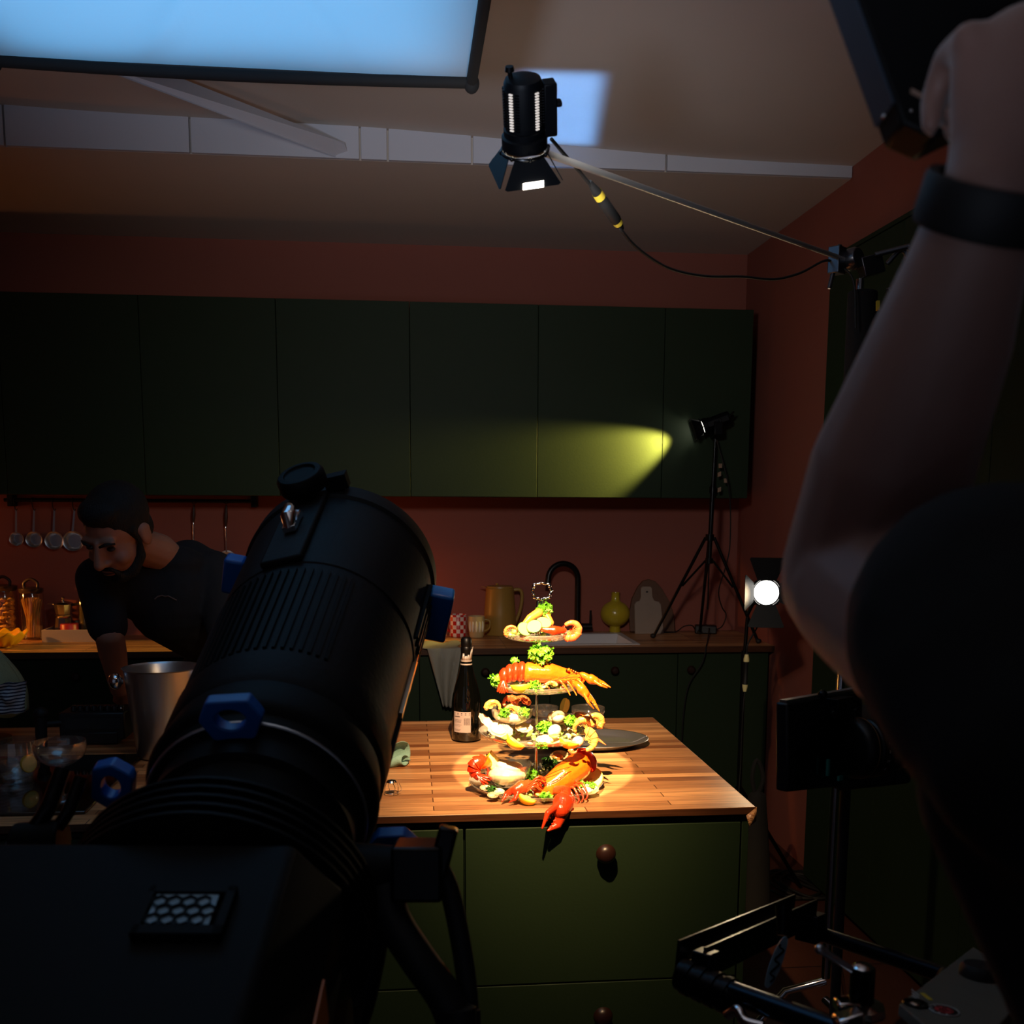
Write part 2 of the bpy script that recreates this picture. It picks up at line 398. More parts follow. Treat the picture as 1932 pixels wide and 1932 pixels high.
b = MB(); a_ = math.radians(-9); b.obox((math.cos(a_)*.1515, math.sin(a_)*.1515, .25), (-math.sin(a_),math.cos(a_),0), (math.cos(a_),math.sin(a_),0), (0,0,1), .009, .003, .12); part('side_strip', taper(b), mat('satin_strip', (214, 190, 158), .34, .8), BL, label='added satin metal strip standing in for warm rim light')  # strip added to give the barrel its golden rim light
b = MB(); a = math.radians(104)
c, s_ = math.cos(a), math.sin(a)
b.obox((c*.154, s_*.154, .39), (-s_,c,0), (c,s_,0), (0,0,1), .032, .006, .12)
rail = part('top_rail', taper(b), HOUS, BL, bevel=.004)
b = MB()
b.obox((c*.166-s_*-.0, s_*.166, .385), (-s_,c,0), (c,s_,0), (0,0,1), .010, .004, .030)
b.tube([(c*.164, s_*.164, .36), (c*.180, s_*.180, .372), (c*.183, s_*.183, .39), (c*.172, s_*.172, .412)], [.008,.011,.010,.007], 12)
part('latch', taper(b), CHROME, rail, label='chrome latch')
b = MB(BM); kc = V((c*.168, s_*.168, .505)); kn = V((c*.95, s_*.95, -.15)).normalized()
b.lathe([(.016,-.03),(.016,0),(.036,.002),(.038,.008),(.038,.024),(.034,.030),(.026,.031),(.024,.027),(0,.026)], 36, kc, kn)
b.obox((c*.162-s_*-.045, s_*.162+c*-.045, .53), (-s_,c,0), (c,s_,0), (0,0,1), .018, .012, .012)
part('tilt_knob', b, HOUS2, BL, bevel=.001)
def tab(ang, z, r0=.148, sc=1, thick=.009, tilt=0):
    a = math.radians(ang); c, s_ = math.cos(a), math.sin(a)
    b = MB(BM); rad = V((c, s_, 0)); tan = V((-s_, c, 0)); zz = V((0,0,1))
    if tilt: tan = tan*math.cos(tilt)+zz*math.sin(tilt)
    ax = rad.cross(tan)
    out = [(-.6,0),(.6,0),(.95,.75),(.62,1.35),(-.62,1.35),(-.95,.75)]
    n = 24; hole = []; rim = []
    for k in range(n):
        t = 2*math.pi*k/n; d = (math.cos(t), math.sin(t))
        hole.append((d[0]*.46, .72+d[1]*.34))
        best = 9
        for (x1,y1),(x2,y2) in zip(out, out[1:]+out[:1]):
            y1_, y2_ = y1-.72, y2-.72; den = d[0]*(y2_-y1_)-d[1]*(x2-x1)
            if abs(den) > 1e-9:
                t_ = (x1*(y2_-y1_)-y1_*(x2-x1))/den; u_ = (x1*d[1]-y1_*d[0])/den
                if t_ > 0 and -1e-6 <= u_ <= 1+1e-6: best = min(best, t_)
        rim.append((d[0]*best, .72+d[1]*best))
    P = lambda q, h: rad*(r0+q[1]*.034*sc)+tan*(q[0]*.034*sc)+zz*z+ax*h
    vs = [P(q,-thick) for q in rim]+[P(q,-thick) for q in hole]+[P(q,thick) for q in rim]+[P(q,thick) for q in hole]
    fs = []
    for k in range(n):
        m = (k+1) % n
        fs += [(k,m,n+m,n+k),(2*n+k,3*n+k,3*n+m,2*n+m),(k,2*n+k,2*n+m,m),(n+k,n+m,3*n+m,3*n+k)]
    b.add(vs, fs)
    return part('latch_tab', b, BLUE, BL, bevel=.002, label='blue latch tab')
def block(ang, z, hr, ht, hz):
    a = math.radians(ang); c, s_ = math.cos(a), math.sin(a); b = MB(BM); r = .150+hr*.8
    b.obox((c*r, s_*r, z), (-s_,c,0), (c,s_,0), (0,0,1), ht, hr, hz); part('latch_tab', b, BLUE, BL, bevel=.005, label='blue latch tab')
block(168, .47, .016, .030, .016); block(-12, .47, .020, .042, .020)
tab(94, -.115, .108, 1.05); tab(168, -.095, .138, .95); tab(-22, -.105, .128, 1.25)
b = MB(BM)
b.lathe([(.128,-.03),(.132,-.075),(.128,-.085),(.122,-.09),(.120,-.105),(.112,-.112),(.112,-.150),(.104,-.156),(.098,-.20),(.110,-.205),(.110,-.235),(.10,-.24),(.10,-.30)], 60)
part('mounting_collar', b, HOUS2, BL)
b = MB(BM)
b.torus((0,0,-.108), .121, .0022, (0,0,1), 60, 8)
part('collar_ring', b, STEEL, BL)
b = MB(BM)
for k in range(5):
    z = -.245-k*.013
    b.lathe([(.09,z),(.150,z),(.150,z-.004),(.09,z-.004)], 48)
part('heat_sink', b, HOUS2, BL)
# rear housing
sec = [(x-.045, y) for x, y in ((-.165,-.16),(.165,-.16),(.175,-.145),(.175,.075),(.135,.125),(-.135,.125),(-.175,.075),(-.175,-.145))]
b = MB(BM); b.prism([(x,y,-.31) for x, y in sec], (0,0,-.33))
RH = part('rear_housing', b, HOUS2, BL, bevel=.006)
# honeycomb vent: a plate pierced by hexagons above a panel painted like reflected light
def hexvent(x0, x1, z0, z1, y):
    g = MB(BM); r = .0068; dx = r*math.sqrt(3); dz = r*1.5
    nx, nz_ = int((x1-x0)/dx), int((z1-z0)/dz)
    for j in range(nz_):
        for i in range(nx):
            cx, cz_ = x0+dx*(i+.5+(j % 2)*.5), z0+dz*(j+.6)
            if cx+dx/2 > x1+dx*.6: continue
            o_ = [(cx+r*math.sin(math.pi/3*k), y, cz_+r*math.cos(math.pi/3*k)) for k in range(6)]
            i_ = [(cx+r*.80*math.sin(math.pi/3*k), y, cz_+r*.80*math.cos(math.pi/3*k)) for k in range(6)]
            l_ = [(p[0], y-.006, p[2]) for p in i_]
            g.add(o_+i_+l_, [(k,(k+1)%6,6+(k+1)%6,6+k) for k in range(6)]+[(6+k,6+(k+1)%6,12+(k+1)%6,12+k) for k in range(6)])
    return g
vx0, vx1, vz0, vz1 = -.006, .046, -.420, -.382
VENT_SHEEN = mat('vent_sheen_panel', (150, 190, 214), .55)  # blue light reflected in the vent is put into this colour
v_ = part('vent_grille', hexvent(vx0, vx1, vz0, vz1, .1335), HOUS2, BL, smooth=False)
b = MB(BM); b.box(vx0+.001, vx1-.001, .1300, .1312, vz0+.002, vz1-.002); part('vent_sheen_panel', b, VENT_SHEEN, v_, label='pale blue-grey panel behind the grille, painted as reflected light')
b = MB(BM); b.box(vx0-.006, vx1+.012, .1252, .1335, vz1-.001, vz1+.006); b.box(vx0-.006, vx1+.012, .1252, .1335, vz0-.010, vz0-.001)
b.box(vx0-.007, vx0-.001, .1252, .1335, vz0-.01, vz1+.006); b.box(vx1+.005, vx1+.012, .1252, .1335, vz0-.01, vz1+.006)
part('vent_frame', b, HOUS2, v_)
OR = mat('orange_stripe', (216, 116, 34), .45)
b = MB(BM); b.prism([(.1295,.03,-.42),(.1315,.03,-.42),(.1315,.075,-.42),(.1295,.075,-.42)], (0,0,-.2)); part('side_stripe', b, OR, RH, label='orange stripe')
b = MB(BM); b.ell((.137,.05,-.615), (.012,.016,.016)); part('side_button', b, BLUE, RH)
# yoke, clamp, stand
def lp(x, y, z): return BM @ V((x, y, z))
jl, jr = cp(40, 1592, 1.08), cp(700, 1640, 1.08)
b = MB(); b.tube(bez([jl, cp(20,1760,1.08), cp(120,1980,1.06), cp(370,2080,1.05), cp(620,2000,1.06), cp(700,1800,1.08), jr], 6), .016, 12)
part('yoke', b, HOUS2, BL)
b = MB(); b.cone(cp(30,1592,1.08), .022, cp(120,1585,1.08), .022); part('pivot', b, HOUS2, BL, bevel=.003)
b = MB(); b.cone(cp(590,1645,1.08), .034, cp(752,1650,1.08), .030)
part('pivot', b, HOUS2, BL, bevel=.003)
b = MB(); pt = bez([cp(118,1452,1.1), cp(104,1490,1.09), cp(88,1530,1.08), cp(62,1566,1.08), cp(38,1590,1.08)], 6)
b.tube(pt, .0085, 12); b.tube([p+RT*.022+UP*-.002 for p in pt[2:-5]], .007, 12)
part('lock_handle', b, BLACKM, BL)
b = MB()
e = cp(790, 1640, 1.06); b.obox(e, RT, UP, FW, .026, .028, .03); b.cone(cp(782,1600,1.06), .026, cp(790,1645,1.06), .026)
b.obox(cp(836,1606,1.05), RT+UP*-.25, UP+RT*.25, FW, .010, .026, .012)
part('clamp', b, BLACKM, BL, bevel=.004)
b = MB(); p = cp(370,2080,1.05); b.cone(p, .02, (p.x, p.y, .05), .025)
for k in range(3):
    a = k*2.1+.4; b.cone((p.x, p.y, .35), .012, (p.x+.42*math.cos(a), p.y+.42*math.sin(a), .012), .012)
part('stand', b, HOUS2, BL)
def cable(name, label, pts, r, m=RUBBER, n=8): return solo(name, label, 'cable', MB().tube(bez(pts, n), r, 12), m, loc=(0,0,0))
fl = lambda x, y: V((x, y, .012))
q = cp(655,1990,1.05)
cable('power_cable', 'thick black cable hanging straight down, nearest the lamp body', [cp(700,1690,1.06), cp(684,1735,1.06), cp(667,1826,1.06), cp(659,1932,1.05), q, V((q.x, q.y, .4)), fl(q.x+.05, q.y), fl(q.x+.2, q.y-.1)], .0125)
q = cp(866,2000,1.04)
cable('power_cable', 'thick black cable curving out to the right in an S under the clamp', [cp(726,1670,1.06), cp(742,1735,1.05), cp(786,1806,1.04), cp(838,1880,1.04), cp(860,1940,1.04), q, V((q.x, q.y, .4)), fl(q.x, q.y+.05), fl(q.x-.1, q.y+.2)], .0185)
q = cp(888,2000,1.06)
cable('power_cable', 'slimmer black cable bowing down from the clamp lever over the drawer seam', [cp(826,1630,1.06), cp(848,1680,1.06), cp(866,1760,1.06), cp(880,1850,1.06), cp(886,1932,1.06), q, V((q.x, q.y, .4)), fl(q.x+.05, q.y+.1), fl(q.x+.2, q.y+.1)], .0105)

# ---------------------------------------------------------------- small fresnels (three of them)
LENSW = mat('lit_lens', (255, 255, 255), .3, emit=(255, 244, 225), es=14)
LENSD = mat('lit_lens_disc', (255, 255, 255), .3, emit=(255, 250, 240), es=9)
LITK = (2, 3, 14, 15)
SLOT = mat('lit_slot', (230, 225, 220), .4, emit=(255, 240, 225), es=.5)
DARKB = mat('lamp_paint', (6, 8, 12), .5, spec=.15)
def fresnel(name, label, o, tgt, s, lens, flap_ang=(28,28,28,28), base=None, up=(0,0,1), lamp_r=.030, kb=1, fl_=1, lit=None):
    Mx = frame(o, V(tgt)-V(o), up) @ Matrix.Diagonal((s,s,s,1))
    t = thing(name, label, 'lamp', base or o); Mf = Mx @ Matrix.Diagonal((1,1,fl_,1)); Mb = Mx @ Matrix.Diagonal((1,1,kb,1))
    b = MB(Mb); b.lathe([(.036,.002),(.040,.0),(.040,-.030),(.036,-.034),(.036,-.050),(.033,-.052),(.033,-.168),(.030,-.180),(.018,-.186),(0,-.187)], 40); body = part('housing', b, DARKB, t)
    if lit:
        tcm = (O-V(o)).normalized(); sd = tcm.cross(V(tgt)-V(o)).normalized()
        an_ = lambda k: math.degrees(math.atan2((Mx.to_3x3() @ V((math.cos(k*math.pi/9), math.sin(k*math.pi/9), 0))).dot(sd), (Mx.to_3x3() @ V((math.cos(k*math.pi/9), math.sin(k*math.pi/9), 0))).dot(tcm)))
        lit = (min(range(18), key=lambda k: abs(an_(k)-36)), min(range(18), key=lambda k: abs(an_(k)+36)))
    b = MB(Mb)
    for k in range(19):
        bare = k == 18 or (k in (4, 5, 12, 13) and not (lit and k in lit))
        hot = bool(lit) and k in lit
        if (bare or hot) and b.v: part('vent_slots', b, BLACKM, body); b = MB(Mb)
        if bare: continue
        a = 2*math.pi*k/18
        for j in range(14):
            b.obox((.0335*math.cos(a), .0335*math.sin(a), -.062-j*.0072), (-math.sin(a), math.cos(a), 0), (math.cos(a), math.sin(a), 0), (0,0,1), .0034, .0022, .0016)
        if hot: part('glowing_slots', b, SLOT, body, label='vent slots glowing from inside'); b = MB(Mb)
    b = MB(Mx); b.lathe([(0,.006),(lamp_r*.6,.005),(lamp_r,.0005),(lamp_r,-.01)], 32); part('lens', b, lens, t, label='glowing lens')
    b = MB(Mb); b.box(.033, .056, -.014, .014, -.165, -.025); b.cone((.056,0,-.105), .010, (.066,0,-.105), .010); part('yoke_block', b, DARKB, t, bevel=.002)
    b = MB(Mb); b.cone((-.020,.0,-.180), .004, (-.022,0,-.200), .004); b.lathe([(0,.012),(.007,.012),(.008,0),(0,0)], 14, (-.022,0,-.202), (0,0,-1)); part('focus_knob', b, BLACKM, t)
    b = MB(Mx); b.torus((0,0,.006), .041, .003, (0,0,1), 36, 8)
    for k in range(8):
        a = math.pi/4*k; b.ell((.042*math.cos(a), .042*math.sin(a), .006), .0042, 8, 6)
    ring = part('barn_door_ring', b, BLACKM, t)
    for k in range(4):
        a = math.pi/2*k+math.pi/4*0; ca, sa = math.cos(a), math.sin(a); an = math.radians(flap_ang[k])
        nx = V((ca, sa, 0)); tx = V((-sa, ca, 0)); dz = V((0,0,1))*math.cos(an)+nx*math.sin(an); nn = nx*math.cos(an)-V((0,0,1))*math.sin(an)
        b = MB(Mf); h = V((0,0,.010))+nx*.034
        b.prism([h-tx*.026, h+tx*.026, h+tx*.050+dz*.062, h+tx*.046+dz*.066, h-tx*.046+dz*.066, h-tx*.050+dz*.062], nn*.0014)
        part('barn_door_flap', b, DARKB, t)
    return t, Mx
LENS = at(990, 276, y=1.55); KEYT = V((.345, 2.60, .88))
fresnel('boom_lamp', 'small black fresnel lamp hanging above the island, shining down on the seafood', LENS, KEYT, .82, LENSW, (20,24,20,24), up=(0,-1,.2), lit=LITK, kb=.62, fl_=.66)
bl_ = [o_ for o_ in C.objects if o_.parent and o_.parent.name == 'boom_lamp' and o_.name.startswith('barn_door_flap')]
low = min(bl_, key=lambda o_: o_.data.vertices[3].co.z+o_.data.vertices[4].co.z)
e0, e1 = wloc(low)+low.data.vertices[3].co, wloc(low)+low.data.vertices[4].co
b = MB(); b.obox(e0.lerp(e1,.5)+V((0,-.003,.003)), e1-e0, (0,0,1), (e1-e0).cross(V((0,0,1))), (e1-e0).length*.20, .0042, .0012)  # added glowing strip, stands in for the bright slit below the flap
part('added_glow_strip', b, LENSW, low, label='added glowing strip standing in for the bright slit under the flap')
WALL_FILL_O = LENS+V((0,.09,.02))
LENS = LENS+(KEYT-LENS).normalized()*.012
# boom arm, grip head and stand
GP = at(1600, 492, y=2.40); PB = at(1570, 1600, y=2.40)
t = thing('boom_stand', 'chrome boom arm on a stand with a grip head, carrying the small overhead lamp', 'stand', (PB.x, 2.40, 0))
b0 = at(1032, 290, y=1.64)
part('boom_arm', MB().cone(b0-(GP-b0).normalized()*.01, .0055, GP, .0055), BOOM, t)
b = MB(); ux = (GP-b0).normalized()
b.lathe([(0,-.03),(.022,-.03),(.026,-.02),(.026,-.004),(.022,0),(.026,.004),(.026,.02),(.022,.03),(0,.03)], 24, GP, (.5,-.8,.1))
b.obox(GP+V((-.035,-.02,-.005)), ux, (0,0,1), ux.cross(V((0,0,1))), .02, .03, .014)
b.cone(GP+V((-.03,-.02,.03)), .006, GP+V((-.055,-.03,-.07)), .005)
GREY = mat('grip_metal', (96, 96, 102), .3, .9)
part('grip_head', b, GREY, t, bevel=.002)
b = MB(); g2 = GP+V((.055,0,-.01))
b.obox(g2, (1,.2,.3), (0,1,0), (-.3,0,1), .028, .018, .022); b.cone(g2+V((0,-.02,.02)), .006, g2+V((.07,-.05,.035)), .006)
b.tube(bez([g2+V((.03,-.02,0)), g2+V((.06,-.03,.03)), g2+V((.085,-.03,-.01)), g2+V((.075,-.03,-.05))], 5), .006, 8)
b.obox(g2+V((.055,-.02,-.075)), (.4,0,-1), (0,1,0), (1,0,.4), .028, .008, .012)
part('locking_knuckle', b, GREY, t, bevel=.002)
px = PB.x; b = MB(); b.cone((px,2.40,.36), .011, (px,2.40,1.55), .011, 16); b.cone((px,2.40,1.5), .009, (px,2.40,GP.z-.04), .009)
part('column', b, CHROME, t)
b = MB(); b.cone((px+.012,2.41,1.45), .034, (px+.012,2.41,GP.z-.065), .034, 24); sl = part('black_sleeve', b, MATTE, t, bevel=.006)
q = at(1656, 577, y=2.37); b = MB(); b.obox(q, RT, UP, FW, .0035, .011, .004); part('yellow_mark', b, YELLOW, sl)
b = MB()
for k in range(3):
    a = k*2.1+.9; b.tube([(px,2.40,.40-.05*k),(px+.10*math.cos(a),2.40+.10*math.sin(a),.37-.05*k),(px+.30*math.cos(a),2.40+.30*math.sin(a),.06),(px+.42*math.cos(a),2.40+.42*math.sin(a),.012)], .011, 10)
part('stand_legs', b, CHROME, t)
# its cable with the yellow-banded connector
D = lambda x, y, Y: at(x, y, y=Y)
pa = [D(1040,262,1.63), D(1062,288,1.66), D(1092,322,1.72), D(1112,347,1.75), D(1120,358,1.76)]
pb = [D(1166,424,1.82), D(1175,438,1.83), D(1205,470,1.88), D(1262,506,1.96), D(1330,521,2.05), D(1400,522,2.14), D(1460,527,2.22), D(1510,515,2.3), D(1556,492,2.36), D(1580,500,2.38), D(1610,530,2.37), D(1614,620,2.36)]
t = thing('lamp_cable', 'thin black lamp cable with a yellow-banded inline connector under the boom arm', 'cable', D(1145,390,1.79))
part('cable', MB().tube(bez(pa, 5), .0028, 8), RUBBER, t)
part('cable', MB().tube(bez(pb, 6), .0028, 8), RUBBER, t)
c0, c1 = D(1112,343,1.75), D(1174,432,1.83); cd_ = (c1-c0).normalized(); L_ = (c1-c0).length
b = MB(); b.lathe([(0,0),(.004,0),(.007,L_*.16),(.0085,L_*.22),(.0085,L_*.38),(.0095,L_*.40),(.0095,L_*.78),(.008,L_*.82),(.007,L_*.9),(.0035,L_),(0,L_)], 18, c0, cd_); part('connector', b, RUBBER, t)
b = MB(); b.lathe([(.0092,L_*.22),(.0092,L_*.33)], 18, c0, cd_); b.lathe([(.0088,L_*.82),(.0078,L_*.89)], 18, c0, cd_); part('colour_band', b, YELLOW, t, label='yellow band')

# ---------------------------------------------------------------- softbox
SX0, SX1, SY0, SY1, SZ = -.885, .152, 1.45, 2.475, 2.51
SOFT_C = V(((SX0+SX1)/2, (SY0+SY1)/2, SZ)); SOFT_X, SOFT_Y, SOFT_P = SX1-SX0, SY1-SY0, 4.9
m = bpy.data.materials.new('diffusion_cloth'); m.use_nodes = True; tr_ = m.node_tree; tr_.nodes.clear()
o_ = tr_.nodes.new('ShaderNodeOutputMaterial'); a_ = tr_.nodes.new('ShaderNodeBsdfTranslucent'); d_ = tr_.nodes.new('ShaderNodeBsdfDiffuse'); x_ = tr_.nodes.new('ShaderNodeMixShader')
a_.inputs[0].default_value = (.9,.9,.9,1); d_.inputs[0].default_value = (.9,.9,.9,1); x_.inputs[0].default_value = .35
tr_.links.new(a_.outputs[0], x_.inputs[1]); tr_.links.new(d_.outputs[0], x_.inputs[2]); tr_.links.new(x_.outputs[0], o_.inputs[0])
t = thing('softbox', 'large softbox with a glowing pale blue diffusion face hanging under the ceiling', 'softbox', (SOFT_C.x, SOFT_C.y, SZ))
def sheet(u, v):
    x, y = SX0+(SX1-SX0)*u, SY0+(SY1-SY0)*v
    e = min(u, 1-u, v, 1-v)*8; e = min(1, e)
    w_ = noise.noise(V((x*2.2, y*2.2, 1)))*.030+noise.noise(V((x*6+y*4, y*5, 4)))*.010
    rf = math.exp(-((x+.42+.55*(y-2.2))/.03)**2)*.012+math.exp(-((x+.12-.3*(y-2.4))/.02)**2)*.006
    edge = (1-e)*.006*math.sin(40*x+25*y)
    return V((x, y, SZ+.004+e*(w_*.5+rf+.004)))
part('diffusion_face', MB().grid(sheet, 70, 70), m, t, label='glowing pale blue cloth face')
b = MB(); F_ = [(SX0,SY0),(SX1,SY0),(SX1,SY1),(SX0,SY1)]
for (xa, ya), (xb, yb) in zip(F_, F_[1:]+F_[:1]):
    b.tube([(xa+(xb-xa)*k/10, ya+(yb-ya)*k/10, SZ-.004-.008*math.sin(math.pi*k/10)) for k in range(11)], .0125, 10)
for xa, ya in F_: b.ell((xa, ya, SZ-.006), (.018,.018,.022))
part('frame', b, MATTE, t)
b = MB(); T_ = [(SOFT_C.x+(x-SOFT_C.x)*.82, SOFT_C.y+(y-SOFT_C.y)*.82) for x, y in F_]
for k in range(4):
    n_ = (k+1) % 4; b.add([(*F_[k],SZ),(*F_[n_],SZ),(*T_[n_],SZ+.24),(*T_[k],SZ+.24)], [(0,1,2,3)])
b.add([(*q_,SZ+.24) for q_ in T_], [(0,1,2,3)])
LINER = mat('softbox_liner', (30, 30, 32), .8)
part('fabric_shell', b, LINER, t)
b = MB()
for xa, ya in T_: b.tube([(xa, ya, SZ+.24), (xa, ya, cz(xa, ya)+.01)], .004, 8)
part('hanging_cord', b, MATTE, t)

# ---------------------------------------------------------------- tripod lamp on the worktop
HB = V((1.425, 4.735, 0)); hz = lambda py: at(1345, py, y=4.735).z
t = thing('worktop_tripod', 'black light stand on tripod legs standing on the worktop by the sink', 'stand', (HB.x, HB.y, .91))
xt = at(1350, 815, y=4.735).x; xb = at(1338, 1055, y=4.735).x
ptop, pbot = V((xt, 4.735, hz(822))), V((xb, 4.735, hz(1060)))
b = MB(); b.cone(pbot, .011, pbot+(ptop-pbot)*.62, .011); b.cone(pbot+(ptop-pbot)*.55, .008, ptop, .008); part('pole', b, BLACKM, t)
b = MB(); b.cone(V((xb,4.735,hz(1020))), .020, V((xb,4.735,hz(1008))), .020); b.cone(V((xb,4.735,hz(1063))), .019, V((xb,4.735,hz(1053))), .019); b.cone(pbot+(ptop-pbot)*.55, .016, pbot+(ptop-pbot)*.6, .016); part('collar', b, BLACKM, t)
hub = V((xb, 4.735, hz(1014))); hub2 = V((xb, 4.735, hz(1058)))
for ft in (at(1232,1203,z=.912), at(1431,1213,z=.912), V((1.47, 5.05, .912))):
    d_ = ft-hub; d_.z = 0; d_.normalize(); kn_ = hub.lerp(ft, .47)
    lg = part('leg', MB().cone(hub+d_*.02, .0075, ft, .0075, 12), BLACKM, t)
    part('brace', MB().cone(hub2+d_*.018, .005, kn_, .005, 10), BLACKM, lg)
    part('foot', MB().ell(ft+V((0,0,.009)), (.014,.014,.012)), RUBBER, lg)
b = MB(); b.cone(pbot, .0035, V((xb,4.735,hz(1150))), .0035); part('centre_rod', b, BLACKM, t)
BEAM_O = at(1326, 806, y=4.715); BEAM_T = at(1105, 888, y=4.80)
fresnel('tripod_lamp', 'small black lamp on top of the worktop tripod, throwing a yellow beam on the cupboard', BEAM_O, BEAM_T, .95, LENSW, (20,20,35,10), base=BEAM_O, kb=.75, fl_=.7)
BEAM_O = BEAM_O+(BEAM_T-BEAM_O).normalized()*.012
b = MB(); cc = at(1352, 812, y=4.69); b.obox(cc, RT, UP, FW, .02, .03, .05); b.cone(cc, .005, at(1385, 776, y=4.64), .004)
part('mount_bracket', b, BLACKM, t, bevel=.003)
PALE = mat('pale_clip_plastic', (150, 120, 96), .6)
b = MB()
for k, (x, y) in enumerate(((1359,879), (1357,895), (1369,907), (1357,924))):
    b.obox(at(x, y, y=4.71), RT+UP*(.4*(k % 2)), UP, FW, .008, .010, .004)
part('cable_clip', b, PALE, t)
cable('hanging_cable', 'thin black cord dangling beside the worktop tripod pole', [at(1352,830,y=4.70), at(1372,905,y=4.70), at(1378,960,y=4.73), at(1377,1030,y=4.74), at(1369,1070,y=4.76), at(1356,1115,y=4.80), at(1362,1145,y=4.84), at(1370,1160,y=4.86), at(1362,1182,y=4.9), at(1345,1190,z=.915)], .003)
b = MB(); c_ = at(1331, 1195, z=.911)
b.obox(c_+V((0,0,.022)), (1,-.25,0), (.25,1,0), (0,0,1), .055, .032, .021)
t = thing('power_supply', 'black lamp power supply lying on the worktop between the tripod legs', 'power supply', c_)
part('case', b, BLACK, t, bevel=.006)
part('lead', MB().tube(bez([c_+V((-.05,.02,.02)), at(1305,1180,y=4.98), at(1290,1182,y=5.0), at(1275,1192,z=.915), at(1250,1193,z=.914)], 6), .003, 8), RUBBER, t)
part('lead', MB().tube(bez([c_+V((.01,-.03,.03)), at(1335,1210,z=.916), V((at(1333,1216,z=.92).x, 4.595, .915)), at(1325,1250,y=4.585), at(1300,1290,y=4.585), at(1290,1340,y=4.585), at(1286,1400,y=4.585)], 6), .003, 8), RUBBER, t)

# ---------------------------------------------------------------- lamp behind the island, facing the set
DISC_O = at(1446, 1118, y=3.78); DISC_T = V((.3, 2.2, .95))
fresnel('set_lamp', 'lit lamp with barn doors on a thin stand behind the right end of the island', DISC_O, (.75, 1.6, 1.35), 1.35, LENSD, (70,75,25,75), base=DISC_O, lamp_r=.034, fl_=.8)
DISC_O = DISC_O+(DISC_T-DISC_O).normalized()*.03
lx = at(1400, 1330, y=3.84).x
t = thing('slim_lamp_stand', 'slim black lamp stand behind the right end of the island', 'stand', (lx, 3.84, 0))
b = MB(); b.cone((lx,3.84,.45), .010, (lx,3.84,1.0), .010); b.cone((lx,3.84,.9), .008, (at(1410,1165,y=3.84).x,3.84,at(1410,1165,y=3.84).z), .007); part('pole', b, BLACKM, t)
b = MB(); h_ = at(1410,1160,y=3.84); b.tube([h_, at(1420,1140,y=3.86), at(1440,1130,y=3.88)], .007, 8); part('bracket', b, BLACKM, t)
for k in range(3):
    a = k*2.1+.2; part('leg', MB().cone((lx,3.84,.46), .008, (lx+.3*math.cos(a),3.84+.3*math.sin(a),.01), .008), BLACKM, t)
t = thing('cable_connector', 'thin cable with two yellow-tipped plugs hanging on the slim lamp stand', 'cable', (lx+.02, 3.82, .7))
c0, c1 = at(1409,1232,y=3.82), at(1405,1306,y=3.82); d_ = c1-c0; L_ = d_.length
b = MB(); b.lathe([(0,0),(.006,.0),(.010,L_*.15),(.010,L_*.25),(.008,L_*.28),(.008,L_*.72),(.010,L_*.75),(.010,L_*.85),(.005,L_),(0,L_)], 14, c0, d_); part('plug', b, RUBBER, t)
b = MB(); b.lathe([(.007,.005),(.0112,L_*.15),(.0112,L_*.22)], 14, c0, d_); b.lathe([(.0112,L_*.8),(.0106,L_*.86),(.0065,L_*.98)], 14, c0, d_); part('plug_tip', b, mat('ivory_plastic', (226, 214, 150), .5), t, label='pale yellow plug tips')
part('cord', MB().tube(bez([at(1438,1165,y=3.86), at(1425,1190,y=3.84), at(1411,1215,y=3.82), c0], 6), .003, 8), RUBBER, t)
part('cord', MB().tube(bez([c1, at(1402,1340,y=3.82), at(1398,1430,y=3.83), V((lx,3.8,.3)), V((lx+.1,3.7,.01))], 6), .003, 8), RUBBER, t)

# ---------------------------------------------------------------- cinema camera with monitor
CY = 1.50
t = thing('cinema_camera', 'black cinema camera with a lens and a side monitor, behind the crouching sleeve', 'camera', at(1620,1480,y=1.6))
t['label'] = 'black cinema camera with flip-out monitor and large lens beside the dark sleeve'
pa, pb_, pc, pd = at(1487,1327,y=1.48), at(1487,1495,y=1.48), at(1628,1302,y=1.66), at(1628,1480,y=1.66)
b = MB(); nb = (pc-pa).cross(pb_-pa).normalized()
if nb.y < 0: nb = -nb
b.prism([pa, pb_, pd, pc], nb*.022)
mon = part('monitor', b, BLACK, t, bevel=.004)
ex = (pc-pa).normalized(); ez = V((0,0,1))
b = MB(); b.obox(pa.lerp(pd,.5)+nb*-.001, ex, ez, nb, (pc-pa).length*.42, .052, .001); part('screen', b, mat('screen_glass', (4,4,5), .12), mon)
b = MB(); b.obox(pa.lerp(pc,.5)+V((0,0,.002))+nb*.01, ex, ez, nb, (pc-pa).length*.49, .002, .006); part('top_edge', b, STEEL, mon, label='bright metal top edge')
b = MB(); b.ell(pa.lerp(pc,.43)+V((0,0,.004)), .008); b.obox(pa.lerp(pc,.62)+V((0,-.012,-.014)), ex, ez, nb, .03, .012, .012); b.torus(pa.lerp(pc,.82)+V((0,-.012,-.02)), .010, .003, (0,1,.2)); b.cone(pa.lerp(pc,.5)+V((0,-.01,-.022)), .006, pa.lerp(pc,.5)+V((0,-.03,-.024)), .006)
part('hinge', b, BLACKM, mon, bevel=.001)
bc = at(1600,1405,y=1.70); b = MB(); b.obox(bc, (1,.25,0), (0,0,1), (-.25,1,0), .075, .058, .08); body = part('body', b, BLACK, t, bevel=.008)
